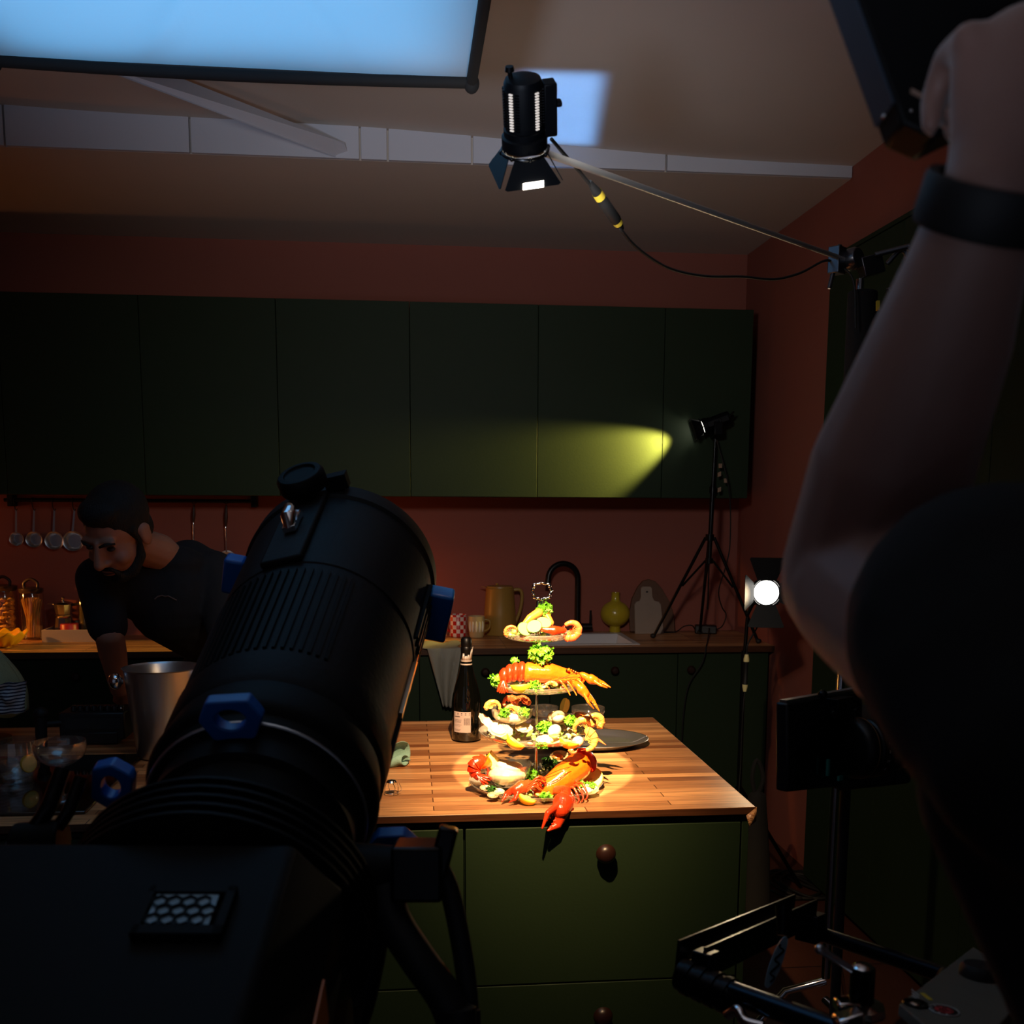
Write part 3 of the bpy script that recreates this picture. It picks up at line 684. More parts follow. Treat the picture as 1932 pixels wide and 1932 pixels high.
b = MB(); b.obox(at(1562,1448,y=1.55), ex, ez, nb, .0032, .0135, .002); part('teal_sticker', b, mat('teal_tape', (50, 150, 138), .5), mon); b = MB(); b.obox(at(1585,1468,y=1.57), ex, ez, nb, .007, .0042, .002); part('teal_sticker', b, mat('teal_tape', (50, 150, 138), .5), mon)
# lens, pointing right and slightly away
lo, la = at(1598,1412,y=1.60), V((.80,-.46,-.05)).normalized()
lo = at(1600,1412,y=1.56); la = V((.93,.30,-.06)).normalized()
b = MB(); b.lathe([(0,0),(.040,0),(.047,.004),(.050,.012),(.050,.020),(.046,.022),(.046,.030),(.0485,.032),(.0485,.052),(.046,.054),(.046,.075),(.042,.078),(.040,.095),(.036,.10),(.036,.118),(.030,.125),(0,.125)], 56, lo, la); ln = part('lens', b, mat('lens_black', (20,19,19), .4, .3), t)
b = MB(); u1 = la.orthogonal().normalized(); u2 = la.cross(u1)
for k in range(110):
    a = 2*math.pi*k/110; dr = u1*math.cos(a)+u2*math.sin(a); b.obox(lo+la*.0645+dr*.0465, la, dr, la.cross(dr), .009, .0014, .0007)
part('focus_grip', b, RUBBER, ln)
b = MB(); b.lathe([(.0500,.0195),(.0503,.021)], 56, lo, la); part('index_ring', b, mat('brass_line', (150, 120, 84), .4, .6), ln)
def text(body_, size, loc, xd, yd, m, parent, name='engraving', ext=.0003):
    cu = bpy.data.curves.new(name, 'FONT'); cu.body = body_; cu.size = size; cu.align_x = 'CENTER'; cu.align_y = 'CENTER'; cu.extrude = ext
    o_ = bpy.data.objects.new(name, cu); C.objects.link(o_)
    xd = V(xd).normalized(); zd = xd.cross(V(yd)).normalized(); yd = zd.cross(xd)
    o_.matrix_world = Matrix(((xd.x,yd.x,zd.x,loc[0]),(xd.y,yd.y,zd.y,loc[1]),(xd.z,yd.z,zd.z,loc[2]),(0,0,0,1)))
    bpy.context.view_layer.update()
    me = bpy.data.meshes.new_from_object(o_.evaluated_get(bpy.context.evaluated_depsgraph_get()))
    me.transform(o_.matrix_world); me.transform(Matrix.Translation(-wloc(parent))); bpy.data.objects.remove(o_)
    me.materials.clear(); me.materials.append(m); q_ = bpy.data.objects.new(name, me); C.objects.link(q_); q_.parent = parent; return q_
tocam = (O-(lo+la*.042)).normalized(); tt = tocam-la*tocam.dot(la); tt.normalize(); tu = la.cross(tt); tu = tu if tu.z > 0 else -tu
for ang, s_ in ((58,'4'), (44,'5'), (20,'7'), (6,'17'), (-10,'2'), (-28,'24'), (-46,'.5')):
    a = math.radians(ang); n_ = tt*math.cos(a)+tu*math.sin(a); up_ = tu*math.cos(a)-tt*math.sin(a)
    text(s_, .0062, lo+la*.042+n_*.0489, la, up_, TEXTW, ln, 'engraved_number', .0001)
b = MB(); q = V((bc.x, bc.y, 0)); b.cone((q.x,q.y,.5), .009, (q.x,q.y,bc.z-.058), .009); part('support_column', b, MATTE, t)
for k in range(3):
    a = k*2.1+.7; part('support_leg', MB().cone((q.x,q.y,.55), .013, (q.x+.33*math.cos(a),q.y+.33*math.sin(a),.012), .013), MATTE, t)

# ---------------------------------------------------------------- slider rig at the lower right
G_ = lambda x, y, Y=1.15: at(x, y, y=Y)
t = thing('camera_slider', 'black camera slider rig of tubes, channel and clamps in the right foreground', 'rig', (G_(1450,1800).x, 1.15, 0))
RIG = mat('rig_metal', (17, 18, 21), .28, .75)
# channel: runs from front-left to back-right
ca, cb = cp(1302,1812,1.18), cp(1518,1716,1.50)
ch = (cb-ca).normalized(); cw = V((ch.y,-ch.x,0)).normalized(); chh = cw.cross(ch); chh = chh if chh.z > 0 else -chh
L_ = (cb-ca).length; mid = ca.lerp(cb,.5)
b = MB(); W_ = .0165
b.obox(mid-cw*W_, ch, cw, chh, L_/2, .0018, .019); b.obox(mid+cw*W_, ch, cw, chh, L_/2, .0018, .019); b.obox(mid-chh*.012, ch, cw, chh, L_/2, W_, .0018)
chn = part('channel', b, RIG, t, bevel=.0006)
for f_ in (.10, .47, .93):
    p = ca.lerp(cb, f_)-chh*.010; tall = f_ != .47
    b = MB(); b.lathe([(0,.016 if tall else .005),(.005,.015 if tall else .005),(.006,.010 if tall else .003),(.0075,.009 if tall else .003),(.0075,0),(0,0)], 14, p, chh); part('bolt', b, STEEL, chn)
t1a, t1b = cp(1352,1862,1.14), cp(1640,1966,.98)
part('tube', MB().cone(t1a, .0125, t1b, .0125, 24), mat('rig_tube', (26, 32, 40), .22, .85), t)
t2a, t2b = cp(1548,1762,1.50), cp(1790,1842,1.30)
part('tube', MB().cone(t2a, .011, t2b, .011, 24), mat('rig_tube_dark', (16, 20, 26), .3, .8), t)
b = MB(); e0 = cp(1286,1838,1.17); e1 = cp(1390,1886,1.12); ed = (e1-e0)
for k in range(9):
    f_ = k/9; b.cone(e0+ed*f_, .0205 if k % 2 else .0185, e0+ed*(f_+.11), .0205 if k % 2 else .0185, 28)
part('end_clamp', b, RIG, t)
b = MB(); b.obox(cp(1330,1820,1.17), ch, cw, chh, .014, .012, .016); part('channel_bracket', b, RIG, t, bevel=.002); b = MB(); b.obox(cp(1530,1748,1.5), ch, cw, chh, .02, .016, .02); part('channel_bracket', b, RIG, t, bevel=.002)
b = MB(); pj = cp(1627,1850,1.06); b.cone(pj+V((0,0,-.035)), .0125, pj+V((0,0,.014)), .0125, 24); pin = part('locking_pin', b, RIG, t)
b = MB(); b.lathe([(0,.003),(.008,.0025),(.011,0),(.011,-.003)], 20, pj+V((0,0,.015))); part('pin_cap', b, CHROME, pin)
b = MB(); b.cone(pj+V((-.008,0,.010)), .0032, cp(1548,1792,1.06), .0045); b.ell(cp(1547,1791,1.06), .0055); part('pin_lever', b, STEEL, pin)
b = MB(); b.lathe([(.012,-.036),(.024,-.036),(.026,-.032),(.024,-.026),(.012,-.022)], 8, pj); part('pin_flange', b, CHROME, pin)
b = MB(); b.obox(cp(1598,1897,1.05), RT, UP, FW, .012, .006, .012); part('wing_nut', b, CHROME, t, bevel=.003); b = MB(); b.obox(cp(1600,1926,1.0), RT+UP*.3, UP, FW, .014, .008, .012); part('wing_nut', b, CHROME, t, bevel=.003)
b = MB(); b.tube(bez([cp(1372,1915,1.1), cp(1392,1905,1.09), cp(1405,1926,1.08), cp(1440,1936,1.07)], 5), .006, 10); part('hook', b, CHROME, t)
# pale tag with a wavy line
tg = cp(1464,1815,1.2); b = MB(); tx, ty = (RT*.95+UP*.3).normalized(), (UP*.95+RT*.32).normalized(); tz = tx.cross(ty)
b.prism([tg+tx*(.011*math.cos(a))*(.75)+ty*(.034*math.sin(a) if abs(math.sin(a)) < .95 else .032*math.sin(a)) for a in [2*math.pi*k/20 for k in range(20)]], tz*.003)
tag_ = part('hang_tag', b, mat('pale_blue_enamel', (118, 146, 160), .4), t, label='pale blue oval tag with a wavy line')
part('wavy_line', MB().tube([tg+tz*.004+tx*(.004*math.sin(k*.9))+ty*(-.024+.048*k/20) for k in range(21)], .0012, 6), RIG, tag_)
part('tag_holder', MB().cone(tg+ty*.03+V((0,.006,.0)), .006, tg+ty*.05+V((0,.02,.01)), .010), RIG, t)
b = MB(); p = cp(1400,1900,1.2); q = cp(1700,2050,1.15); b.cone((q.x,q.y,.3), .03, q, .03); b.cone(t1b, .014, q, .016); b.cone(t2b, .014, q, .016)
for k in range(3):
    a = k*2.1+.2; b.cone((q.x,q.y,.5), .014, (q.x+.34*math.cos(a), q.y+.34*math.sin(a), .012), .014)
part('support_stand', b, RIG, t)
# grey mounting plate with stickers
PLG = mat('plate_metal', (112, 108, 98), .42, .15, nz=.12, ns=60)
c1_, c2_, c3_ = cp(1696,1894,1.02), cp(1836,1786,1.22), cp(1955,1860,1.10)
e1_ = (c2_-c1_); c4_ = c3_-e1_*1.0
pn = e1_.cross(c3_-c2_).normalized(); pn = pn if pn.z > 0 else -pn
b = MB(); b.prism([c1_, c2_, c3_, c4_], -pn*.012)
t = thing('mounting_plate', 'flat grey metal plate with a round badge in the bottom right corner', 'plate', c1_)
part('plate', b, PLG, t, bevel=.0012)
def onp(px, py):
    r = RT*((px-966)/FPX)+UP*((PY0-py)/FPX)+FW; k = (c1_-O).dot(pn)/r.dot(pn); return O+r*k
exx = (c4_-c1_).normalized(); eyy = pn.cross(exx)
q = onp(1728,1895); b = MB(); b.lathe([(.013,.0005),(.012,.002),(.008,.0015),(.007,-.001)], 24, q, pn); part('countersunk_ring', b, RIG, t)
b = MB(); b.lathe([(0,.002),(.004,.0022),(.0062,.001),(.0065,0)], 6, q, pn); part('screw', b, CHROME, t)
q = onp(1781,1907); b = MB(); b.lathe([(0,.0006),(.0145,.0006),(.0150,0)], 40, q, pn); bad = part('round_badge', b, mat('badge_black', (18,18,20), .4), t, label='round badge with a red emblem')
b = MB(); b.torus(q+pn*.0008, .0138, .0005, pn, 40, 6); part('badge_rim', b, TEXTW, bad)
RED = mat('badge_red', (200, 60, 62), .5)
b = MB(); b.lathe([(0,.0009),(.0088,.0009)], 28, q, pn); part('badge_disc', b, RED, bad)
b = MB()
for k in range(3):
    off = -.004+.004*k; b.tube([q+pn*.0011+exx*(-.006+.012*j/10)+eyy*(off+.0022*math.sin(j*.75+k)) for j in range(11)], .0006, 6)
part('badge_swirl', b, mat('badge_dark_red', (70, 20, 26), .5), bad)
for k in range(9):
    a = math.radians(200+k*18); n_ = exx*math.cos(a)+eyy*math.sin(a)
    b = MB(); b.obox(q+n_*.0113+pn*.0008, n_, n_.cross(pn), pn, .0012, .0007, .0003)
    if k % 2 == 0: part('badge_mark', b, TEXTW, bad)
q = onp(1748,1881); b = MB(); b.obox(q+pn*.0004, exx, eyy, pn, .009, .0022, .0004); part('yellow_sticker', b, YELLOW, t)
b = MB()
for k in range(3): b.obox(onp(1727,1873+k*5)+pn*.0004, exx, eyy, pn, .008-.001*k, .0005, .0002)
part('printed_lines', b, TEXTW, t)
q = onp(1848,1842); b = MB(); b.lathe([(0,.013),(.017,.013),(.021,.008),(.021,0)], 32, q, pn); part('round_grip', b, RUBBER, t)
# ================================================================ SEAFOOD TOWER
TX, TY, ZI = .312, 2.47, .86
def T(px, py, dy=0.0): return at(px, py, y=TY+dy)
PLG_ = clear_glass('plate_glass', (.95,.97,.95), .16, .16)
THIN = clear_glass('thin_glass', (.985,.99,.99), .12, .03)
TRAYM = mat('tray_steel', (188, 190, 196), .3, .85)
tiers = [(.083, 1.237), (.112, 1.114), (.142, .992), (.166, .866)]      # radius, height of the plate floor
t = thing('cake_stand', 'four-tier glass serving stand with a chrome handle, loaded with seafood', 'serving stand', (TX, TY, ZI))
for r, z in tiers:
    b = MB(); b.lathe([(0,0),(r*.7,0),(r*.86,.003),(r*.97,.009),(r,.014),(r*1.01,.0135),(r*.98,.006),(r*.86,-.002),(r*.7,-.005),(0,-.005)], 56, (TX,TY,z)); p = part('plate', b, PLG_, t)
    b = MB()
    for k in range(36):
        a = 2*math.pi*k/36; b.ell((TX+math.cos(a)*r*.93, TY+math.sin(a)*r*.93, z+.0035), (.003,.003,.002), 6, 4)
    part('embossed_rim', b, PLG_, p)
b = MB(); b.cone((TX,TY,.862), .0035, (TX,TY,1.327), .0035, 14)
for r, z in tiers:
    b.lathe([(0,.016),(.006,.014),(.008,.006),(.006,.002),(.0035,.001)], 16, (TX,TY,z)); b.lathe([(.0035,-.005),(.008,-.007),(.006,-.016),(.0035,-.02)], 16, (TX,TY,z))
part('rod', b, CHROME, t)
hc = T(1022, 1115); b = MB(); R_ = .0215; pts = []
for k in range(72):
    a = 2*math.pi*k/72; rr = R_*(1+.07*math.cos(8*a)-.05*math.cos(4*a)); pts.append(hc+V((rr*math.cos(a)*1.12, 0, rr*math.sin(a)*.92)))
b.tube(pts, [.0024+.0010*abs(math.sin(6*math.pi*k/72*2)) for k in range(72)], 10, closed=True)
for a in (.6, 2.54, 3.6, 5.82, 4.2, 5.2, 4.71): b.ell(hc+V((R_*1.03*math.cos(a),0,R_*.98*math.sin(a))), .0042, 10, 7)
b.tube([hc+V((0,0,-R_)), hc+V((0,0,-R_-.02))], .003, 10)
part('handle', b, CHROME, t)

ICEM = mat('salad_pale', (222, 206, 150), .4, nz=.25, ns=40); ICEG = mat('salad_green', (150, 186, 82), .45, nz=.3, ns=50)
for (r, z), lb in zip(tiers, ('top', 'second', 'third', 'bottom')):
    rnd = random.Random(int(r*1000))
    for m_, nm, nn, tone in ((ICEM, 'shredded_salad', 46, 'pale'), (ICEG, 'chopped_greens', 34, 'green')):
        b = MB()
        for k in range(int(nn*(r/.142)**2)+8):
            a, q = rnd.uniform(0,6.28), r*.86*math.sqrt(rnd.random()); p = V((TX+q*math.cos(a), TY+q*math.sin(a), z+.005+rnd.uniform(0,.010)))
            if q < .014: continue
            b.ell(p, (rnd.uniform(.004,.009), rnd.uniform(.004,.009), rnd.uniform(.0025,.005)), 8, 6, Euler((rnd.uniform(-.6,.6),rnd.uniform(-.6,.6),a)))
        solo(nm, '%s %s pieces scattered as a bed on the %s plate of the stand' % (tone, nm.split('_')[0], lb), 'salad', b, m_, kind='stuff', loc=(TX,TY,z))
LOB = mat('lobster_shell', (226, 92, 16), .22, nz=.28, ns=90, bump=.12, bs=300, coat=.4)
LOBR = mat('lobster_red', (206, 44, 14), .25, nz=.25, ns=90, bump=.12, bs=300, coat=.4)
LOBC = mat('claw_red', (222, 62, 26), .25, nz=.3, ns=80, bump=.12, bs=260, coat=.4)
PRAWN = mat('prawn_flesh', (236, 112, 62), .3, nz=.18, ns=70, sss=.1, coat=.3)
PRAWNY = mat('prawn_pale', (240, 176, 84), .3, nz=.12, ns=70, sss=.1, coat=.3)
PARS = mat('parsley_leaf', (96, 168, 32), .5, nz=.35, ns=120)
DILL = mat('dill_leaf', (38, 92, 26), .55, nz=.3, ns=120)
STEMM = mat('herb_stem', (120, 170, 70), .5)
RIND = mat('lemon_rind', (246, 206, 40), .4, bump=.15, bs=500)
FLESH = mat('lemon_flesh', (250, 234, 140), .3, nz=.12, ns=200, coat=.4)
CUC = mat('cucumber_flesh', (176, 192, 104), .35, nz=.06, ns=60, coat=.3)
CUCS = mat('cucumber_skin', (74, 120, 44), .4)
EGG = mat('pale_flesh', (228, 212, 182), .35, sss=.1)
SHELL = mat('sea_shell', (210, 182, 142), .4, nz=.2, ns=60, bump=.2, bs=120)
MAYO = mat('mayonnaise', (228, 212, 172), .35, sss=.15)
SALM = mat('salmon_flesh', (244, 122, 48), .35, nz=.15, ns=80, stretch=(1,1,6), coat=.3)
EYEB = mat('black_eye', (8, 8, 8), .15)

def parsley(name, label, c, r, seed, m=PARS, stem_to=None, n=60, squash=.8, group=None, leaf=.0085):
    rnd = random.Random(seed); t = thing(name, label, 'herb', c, group)
    b = MB(); st = MB(); c = V(c); root = V(stem_to) if stem_to else c+V((0,0,-r*.9))
    for k in range(n):
        d = V((rnd.gauss(0,1), rnd.gauss(0,1), rnd.gauss(0,1))).normalized(); d.z = d.z*squash
        p = c+d*r*rnd.uniform(.45,1)
        if k % 5 == 0: st.tube([root, root.lerp(p,.5)+V((0,0,r*.1)), p], .0008, 5)
        nn = (d+V((rnd.gauss(0,.6),rnd.gauss(0,.6),rnd.gauss(0,.6)))).normalized(); x = nn.orthogonal().normalized(); y = nn.cross(x)
        a0 = rnd.uniform(0,6.28); x, y = x*math.cos(a0)+y*math.sin(a0), y*math.cos(a0)-x*math.sin(a0)
        s_ = leaf*rnd.uniform(.7,1.3)
        vs = [p-x*s_*.7]; m_ = 9
        for j in range(m_):
            a = -1.9+3.8*j/(m_-1); rr = s_*(1 if j % 2 == 0 else .66); vs.append(p+x*math.cos(a)*rr+y*math.sin(a)*rr+nn*(s_*.32*math.sin(j*2.1+k)))
        vs.append(p+nn*s_*.15); e = len(vs)-1
        b.add(vs, [(e, j, j+1) for j in range(1, m_)]+[(0, 1, e), (0, e, m_)])
    part('leaves', b, m, t, smooth=False); part('stem', st, STEMM, t); return t
def lemon_wedge(label, c, rx, up, s=.026, ang=70, group=None, name='lemon_wedge'):
    "a wedge: rx points along the lemon, up towards the cut edge"
    c = V(c); ax = V(rx).normalized(); u = V(up); u = (u-ax*u.dot(ax)).normalized(); w_ = ax.cross(u); h = math.radians(ang)/2
    t = thing(name, label, 'lemon', c, group); n = 12; m = 8
    prof = [(-1+2*i/n) for i in range(n+1)]
    def pt(i, a, k=1): x = prof[i]; r = math.sqrt(max(0,1-x*x))**.9; return c+ax*x*s*1.2*(1 if k == 1 else .96)+(-u*math.cos(a)+w_*math.sin(a))*r*s*k
    b = MB(); b.grid(lambda q, v: pt(round(q*n), -h+2*h*v), n, m); part('rind', b, RIND, t, solid=.0016)
    b = MB(); vs = [c+ax*prof[i]*s*1.12 for i in range(n+1)]+[pt(i,-h,.95) for i in range(n+1)]+[pt(i,h,.95) for i in range(n+1)]
    k = n+1; b.add(vs, [(i,i+1,k+i+1,k+i) for i in range(n)]+[(i+1,i,2*k+i,2*k+i+1) for i in range(n)]); part('flesh', b, FLESH, t); return t
def lemon_disc(label, c, nrm, r, th=.006, group=None, name='lemon_slice'):
    t = thing(name, label, 'lemon', c, group); n_ = V(nrm).normalized()
    part('rind', MB().lathe([(r*.9,-th/2),(r,-th/2),(r,th/2),(r*.9,th/2)], 36, c, n_), RIND, t)
    b = MB(); b.lathe([(0,th*.45),(r*.92,th*.45),(r*.92,-th*.45),(0,-th*.45)], 36, c, n_); part('flesh', b, FLESH, t); return t
def prawn(label, c, plane_x, plane_y, s, m=PRAWN, a0=-40, a1=210, group=None, name='prawn', fat=.34):
    "a curled prawn: arc in the plane of two directions, fat at the head end, fan at the tail"
    c = V(c); X, Y_ = V(plane_x).normalized(), V(plane_y); Y_ = (Y_-X*Y_.dot(X)).normalized(); Z_ = X.cross(Y_)
    t = thing(name, label, 'prawn', c, group); n = 40; pts = []; rs = []
    for i in range(n+1):
        f = i/n; a = math.radians(a0+(a1-a0)*f); R_ = s*(1-.12*f); pts.append(c+X*math.cos(a)*R_+Y_*math.sin(a)*R_)
        seg = .94+.10*((f*7) % 1); rs.append(s*fat*(math.sin(min(1,f*6+.15)*math.pi/2))*(1-.62*f)*seg)
    part('body', MB().tube(pts, rs, 14), m, t)
    b = MB()
    for i in range(5, n-2, 6):
        tn = (pts[i+1]-pts[i-1]).normalized(); b.tube([pts[i]-tn*s*.045, pts[i], pts[i]+tn*s*.045], [rs[i]*.98, rs[i]*1.05, rs[i]*.98], 14, cap=False)
    part('shell_bands', b, SALM if m is PRAWN else PRAWN, t)
    e = pts[-1]; d = (pts[-1]-pts[-4]).normalized(); w_ = Z_; b = MB()
    for q in (-1,-.5,0,.5,1):
        dd = (d+w_*q*.55).normalized(); sd = dd.cross(d.cross(w_)).normalized()
        b.add([e-dd*.1*s, e+dd*s*.25+sd*s*.10, e+dd*s*.52, e+dd*s*.25-sd*s*.10], [(0,1,2,3)])
    part('tail_fan', b, LOBC if m is PRAWN else PRAWN, t, solid=.0007)
    b = MB()
    for i in range(3, 30, 4):
        f = i/n; inn = (c-pts[i]).normalized()
        for q in (-1, 1): b.tube([pts[i]+inn*rs[i]*.7+Z_*q*rs[i]*.5, pts[i]+inn*rs[i]*1.9+Z_*q*rs[i]*.7], [.0012,.0005], 5)
    part('legs', b, m, t); return t
def bivalve(label, c, nrm, dirn, s, group=None, name='oyster', meat=EGG):
    "an open shell: ribbed dish with pale meat"
    c = V(c); n_ = V(nrm).normalized(); x = V(dirn); x = (x-n_*x.dot(n_)).normalized(); y = n_.cross(x); t = thing(name, label, 'shellfish', c, group)
    def f(u, v):
        a = 2*math.pi*v; r = u*s*(1+.18*math.cos(a))*(1+.04*math.cos(11*a)*u); return c+x*math.cos(a)*r*1.25+y*math.sin(a)*r*.85+n_*(u*u*s*.38+.02*s*math.sin(9*a)*u-.2*s)
    part('shell', MB().grid(f, 8, 40), SHELL, t, solid=.0018)
    b = MB(); b.ell(c+n_*.02*s, (s*.72,s*.5,s*.28), 16, 10, Matrix((x,y,n_)).transposed()); b.ell(c+x*s*.3+n_*.1*s, (s*.35,s*.3,s*.2), 12, 8, Matrix((x,y,n_)).transposed()); part('meat', b, meat, t); return t
def bowl(label, c, r, h, m=THIN, name='glass_bowl', foot=True):
    t = thing(name, label, 'bowl', c)
    pr = [(0,.004),(r*.30,.005),(r*.62,.012),(r*.88,h*.5),(r,h),(r*1.02,h),(r*.91,h*.48),(r*.65,.007),(r*.32,0),(0,0)]
    part('bowl', MB().lathe(pr, 44, c), m, t); return t
def claw(palm0, palm1, tip_fix, tip_dac, r, m, parent, vox=.0016, bend=None):
    "a crusher claw: bulging palm, a fixed finger and a hinged one"
    b = MB(); p0, p1, f, d = V(palm0), V(palm1), V(tip_fix), V(tip_dac)
    b.chain([p0, p0.lerp(p1,.5), p1], [r*.62, r, r*.82])
    ax = (p1-p0).normalized(); side = (f-d); side = (side-ax*side.dot(ax)).normalized()
    b.chain([p1+side*r*.35, p1.lerp(f,.5)+side*r*.62, f], [r*.62, r*.42, r*.12])
    b.chain([p1-side*r*.62, p1.lerp(d,.5)-side*r*.78, d], [r*.36, r*.27, r*.10])
    for k in range(5):
        q = p1.lerp(f, .25+.14*k)+side*r*.02; b.ell(q, r*.12, 8, 6)
        q = p1.lerp(d, .25+.14*k)-side*r*.22; b.ell(q, r*.09, 8, 6)
    return blob('claw', b, m, parent, vox, 2, .5)
def tube_part(nm, pts, rs, m, parent, n=10): return part(nm, MB().tube(bez(pts, 5), rs if not isinstance(rs, (list,tuple)) else [rs[0]+(rs[-1]-rs[0])*i/(5*(len(pts)-1)) for i in range(5*(len(pts)-1)+1)], n), m, parent)

# ---- top tier
z1 = tiers[0][1]
parsley('parsley_sprig', 'curly parsley sprig at the very top of the stand under the handle', T(1028,1150,-.005), .019, 1, stem_to=T(1024,1190), n=70)
b = MB(); b.chain([T(1016,1156,-.03), T(1000,1166,-.04), T(980,1186,-.05)], [.011,.0095,.003]); t = thing('salmon_strip', 'orange salmon strip leaning up against the topmost parsley', 'seafood', T(990,1190,-.04)); blob('shell', b, SALM, t, .0016, 2)
b = MB(); b.chain([T(1030,1160,-.01), T(1040,1175,-.02)], [.010,.007]); blob('joint', b, SALM, t, .0016, 2)
prawn('pale orange prawn curling over the left edge of the top plate', T(965,1192,-.055), (-1,0,.1), (0,-.25,1), .0150, PRAWN, -60, 200)
for k, (q, ax) in enumerate((((990,1187,-.065),(.3,-.8,.6)), ((1008,1182,-.07),(-.3,-.75,.7)), ((1026,1175,-.06),(.1,-.6,.8)))):
    cc = T(*q); nn = V(ax).normalized(); t = thing('cucumber_slice', ['cucumber slice flat at the left of the top plate','cucumber slice leaning in the middle of the top plate','cucumber slice resting behind the red claw on the top plate'][k], 'cucumber', cc)
    b = MB(); b.lathe([(0,.002),(.0175,.002),(.0175,-.002),(0,-.002)], 28, cc, nn); part('flesh', b, CUC, t)
    b = MB(); b.lathe([(.0172,.0021),(.0186,.0018),(.0186,-.0018),(.0172,-.0021)], 28, cc, nn); part('skin', b, CUCS, t)
t = thing('crab_claw', 'deep red crab claw lying on the top plate', 'seafood', T(1045,1190,-.06))
b = MB(); b.chain([T(1064,1189,-.06), T(1045,1190,-.068), T(1024,1187,-.07)], [.007,.0125,.005]); b.chain([T(1040,1192,-.07), T(1022,1190,-.078)], [.006,.0025]); blob('shell', b, LOBR, t, .0015, 2)
t = prawn('big pink-orange prawn hanging over the right edge of the top plate', T(1077,1188,-.05), (1,0,.15), (0,-.3,1), .0205, PRAWN, -150, 130, fat=.62)

# ---- second tier: whole lobster
parsley('parsley_sprig', 'full curly parsley sprig standing behind the lobster on the second tier', T(1020,1236,-.045), .031, 3, stem_to=T(1018,1262,-.03), n=130)
parsley('parsley_sprig', 'parsley sprig sticking out over the left rim of the second tier', T(937,1284,-.04), .017, 4, stem_to=T(962,1290,-.04), n=50)
parsley('parsley_sprig', 'small parsley tuft at the front rim of the second tier', T(1008,1293,-.095), .012, 5, n=40)
parsley('herb_tip', 'thin herb tip rising above the lobster tail', T(970,1247,0), .007, 6, n=10, stem_to=T(972,1262,0))
t = thing('lobster', 'whole orange lobster lying across the second tier, claws hanging over to the right', 'lobster', T(1030,1290,-.03))
dy = -.045
b = MB(); b.chain([T(1000,1268,dy), T(1035,1270,dy), T(1068,1276,dy), T(1096,1286,dy-.01)], [.024,.0255,.019,.008]); b.chain([T(1080,1278,dy), T(1104,1284,dy-.01)], [.008,.002])
cpce = blob('carapace', b, LOB, t, .0018, 3)
segs = [(995,1268,.0245),(983,1267,.0250),(971,1268,.0245),(960,1271,.0235),(950,1276,.021)]
for x, y, r in segs:
    b = MB(); b.ell(T(x,y,dy), (.0125,r*.9,r), 18, 12, Euler((0,.15,0))); part('tail_segment', b, LOBR if x < 985 else LOB, t)
b = MB()
for k in range(5):
    a = -1.9+.32*k; d = V((math.cos(a)*.55-.3, -.3, math.sin(a))).normalized(); e = T(950,1280,dy-.012)
    b.ell(e+d*.018, (.006,.003,.019), 10, 8, d.to_track_quat('Z','Y').to_matrix())
part('tail_fan', b, LOBR, t)
for k in range(4):
    p = T(1040+k*12, 1285, dy-.018); tube_part('walking_leg', [p, p+V((.016,-.022,.006)), p+V((.034,-.034,-.016)), p+V((.040,-.040,-.028))], [.0036,.0014], LOB, t)
for q in (0, 1):
    p = T(1100,1284,dy-.012); tube_part('antenna', [p, p+V((-.02,-.03,.014+.01*q)), p+V((-.07,-.05,.012)), p+V((-.12,-.06,-.004+.012*q))], [.0014,.0005], LOBC, t, 6)
b = MB(); b.ell(T(1070,1265,dy-.017), .0035, 10, 8); part('eye', b, EYEB, t)
b = MB(); b.ell(T(1073,1264,dy-.02), .0042, 10, 8)
for k in range(7): b.ell(T(1074+k*4, 1262+k*1.9, dy-.004), .0022, 8, 5)
part('spines', b, LOB, t)
arm = [T(1088,1280,dy), T(1098,1274,-.05), T(1112,1280,-.06)]
tube_part('arm', arm, [.008,.0085], LOB, t); claw(T(1108,1279,-.06), T(1122,1284,-.062), T(1152,1297,-.07), T(1146,1298,-.082), .0125, LOB, t)
arm = [T(1080,1288,dy-.02), T(1086,1291,-.10), T(1092,1294,-.115)]
tube_part('arm', arm, [.008,.0085], LOB, t); claw(T(1091,1294,-.115), T(1104,1308,-.12), T(1131,1342,-.125), T(1121,1338,-.135), .0125, LOB, t)
lemon_wedge('pale lemon wedge tucked under the lobster tail on the second tier', T(982,1291,-.09), (1,.1,.05), (0,.4,1), .020, 150)
prawn('pale shelled prawn under the lobster body on the second tier', T(1040,1293,-.088), (1,0,0), (0,.9,.5), .013, PRAWNY, -20, 220)

# ---- third tier
bc_ = T(966,1367,-.045); bowl('small glass bowl of prawns on the third tier', bc_, .052, .044)
for k, (x, y, d, px_, py_, mm, lb) in enumerate(((962,1326,-.04,(1,0,.3),(0,.6,.8),PRAWN,'red-pink prawn on top of the glass bowl, left one'),(985,1325,-.03,(1,.3,-.1),(0,.7,.7),PRAWN,'red-pink prawn on top of the glass bowl, right one'),
        (931,1335,-.06,(-1,0,.1),(0,-.2,1),PRAWNY,'white prawn hooked over the left rim of the glass bowl'),(966,1341,-.07,(1,0,0),(0,.8,.6),PRAWNY,'white prawn lying in the front of the glass bowl'))):
    prawn(lb, T(x,y,d), px_, py_, .0165, mm, -30, 190, fat=.5)
b = MB(); cc = bc_+V((0,0,.016)); b.ell(cc, (.036,.036,.012)); b.ell(cc+V((.01,-.012,.008)), (.016,.014,.010)); b.ell(cc+V((-.016,-.01,.008)), (.015,.014,.010)); t = thing('seafood_salad', 'pale creamy seafood salad filling the prawn bowl', 'food', cc); blob('salad', b, EGG, t, .0018, 3)
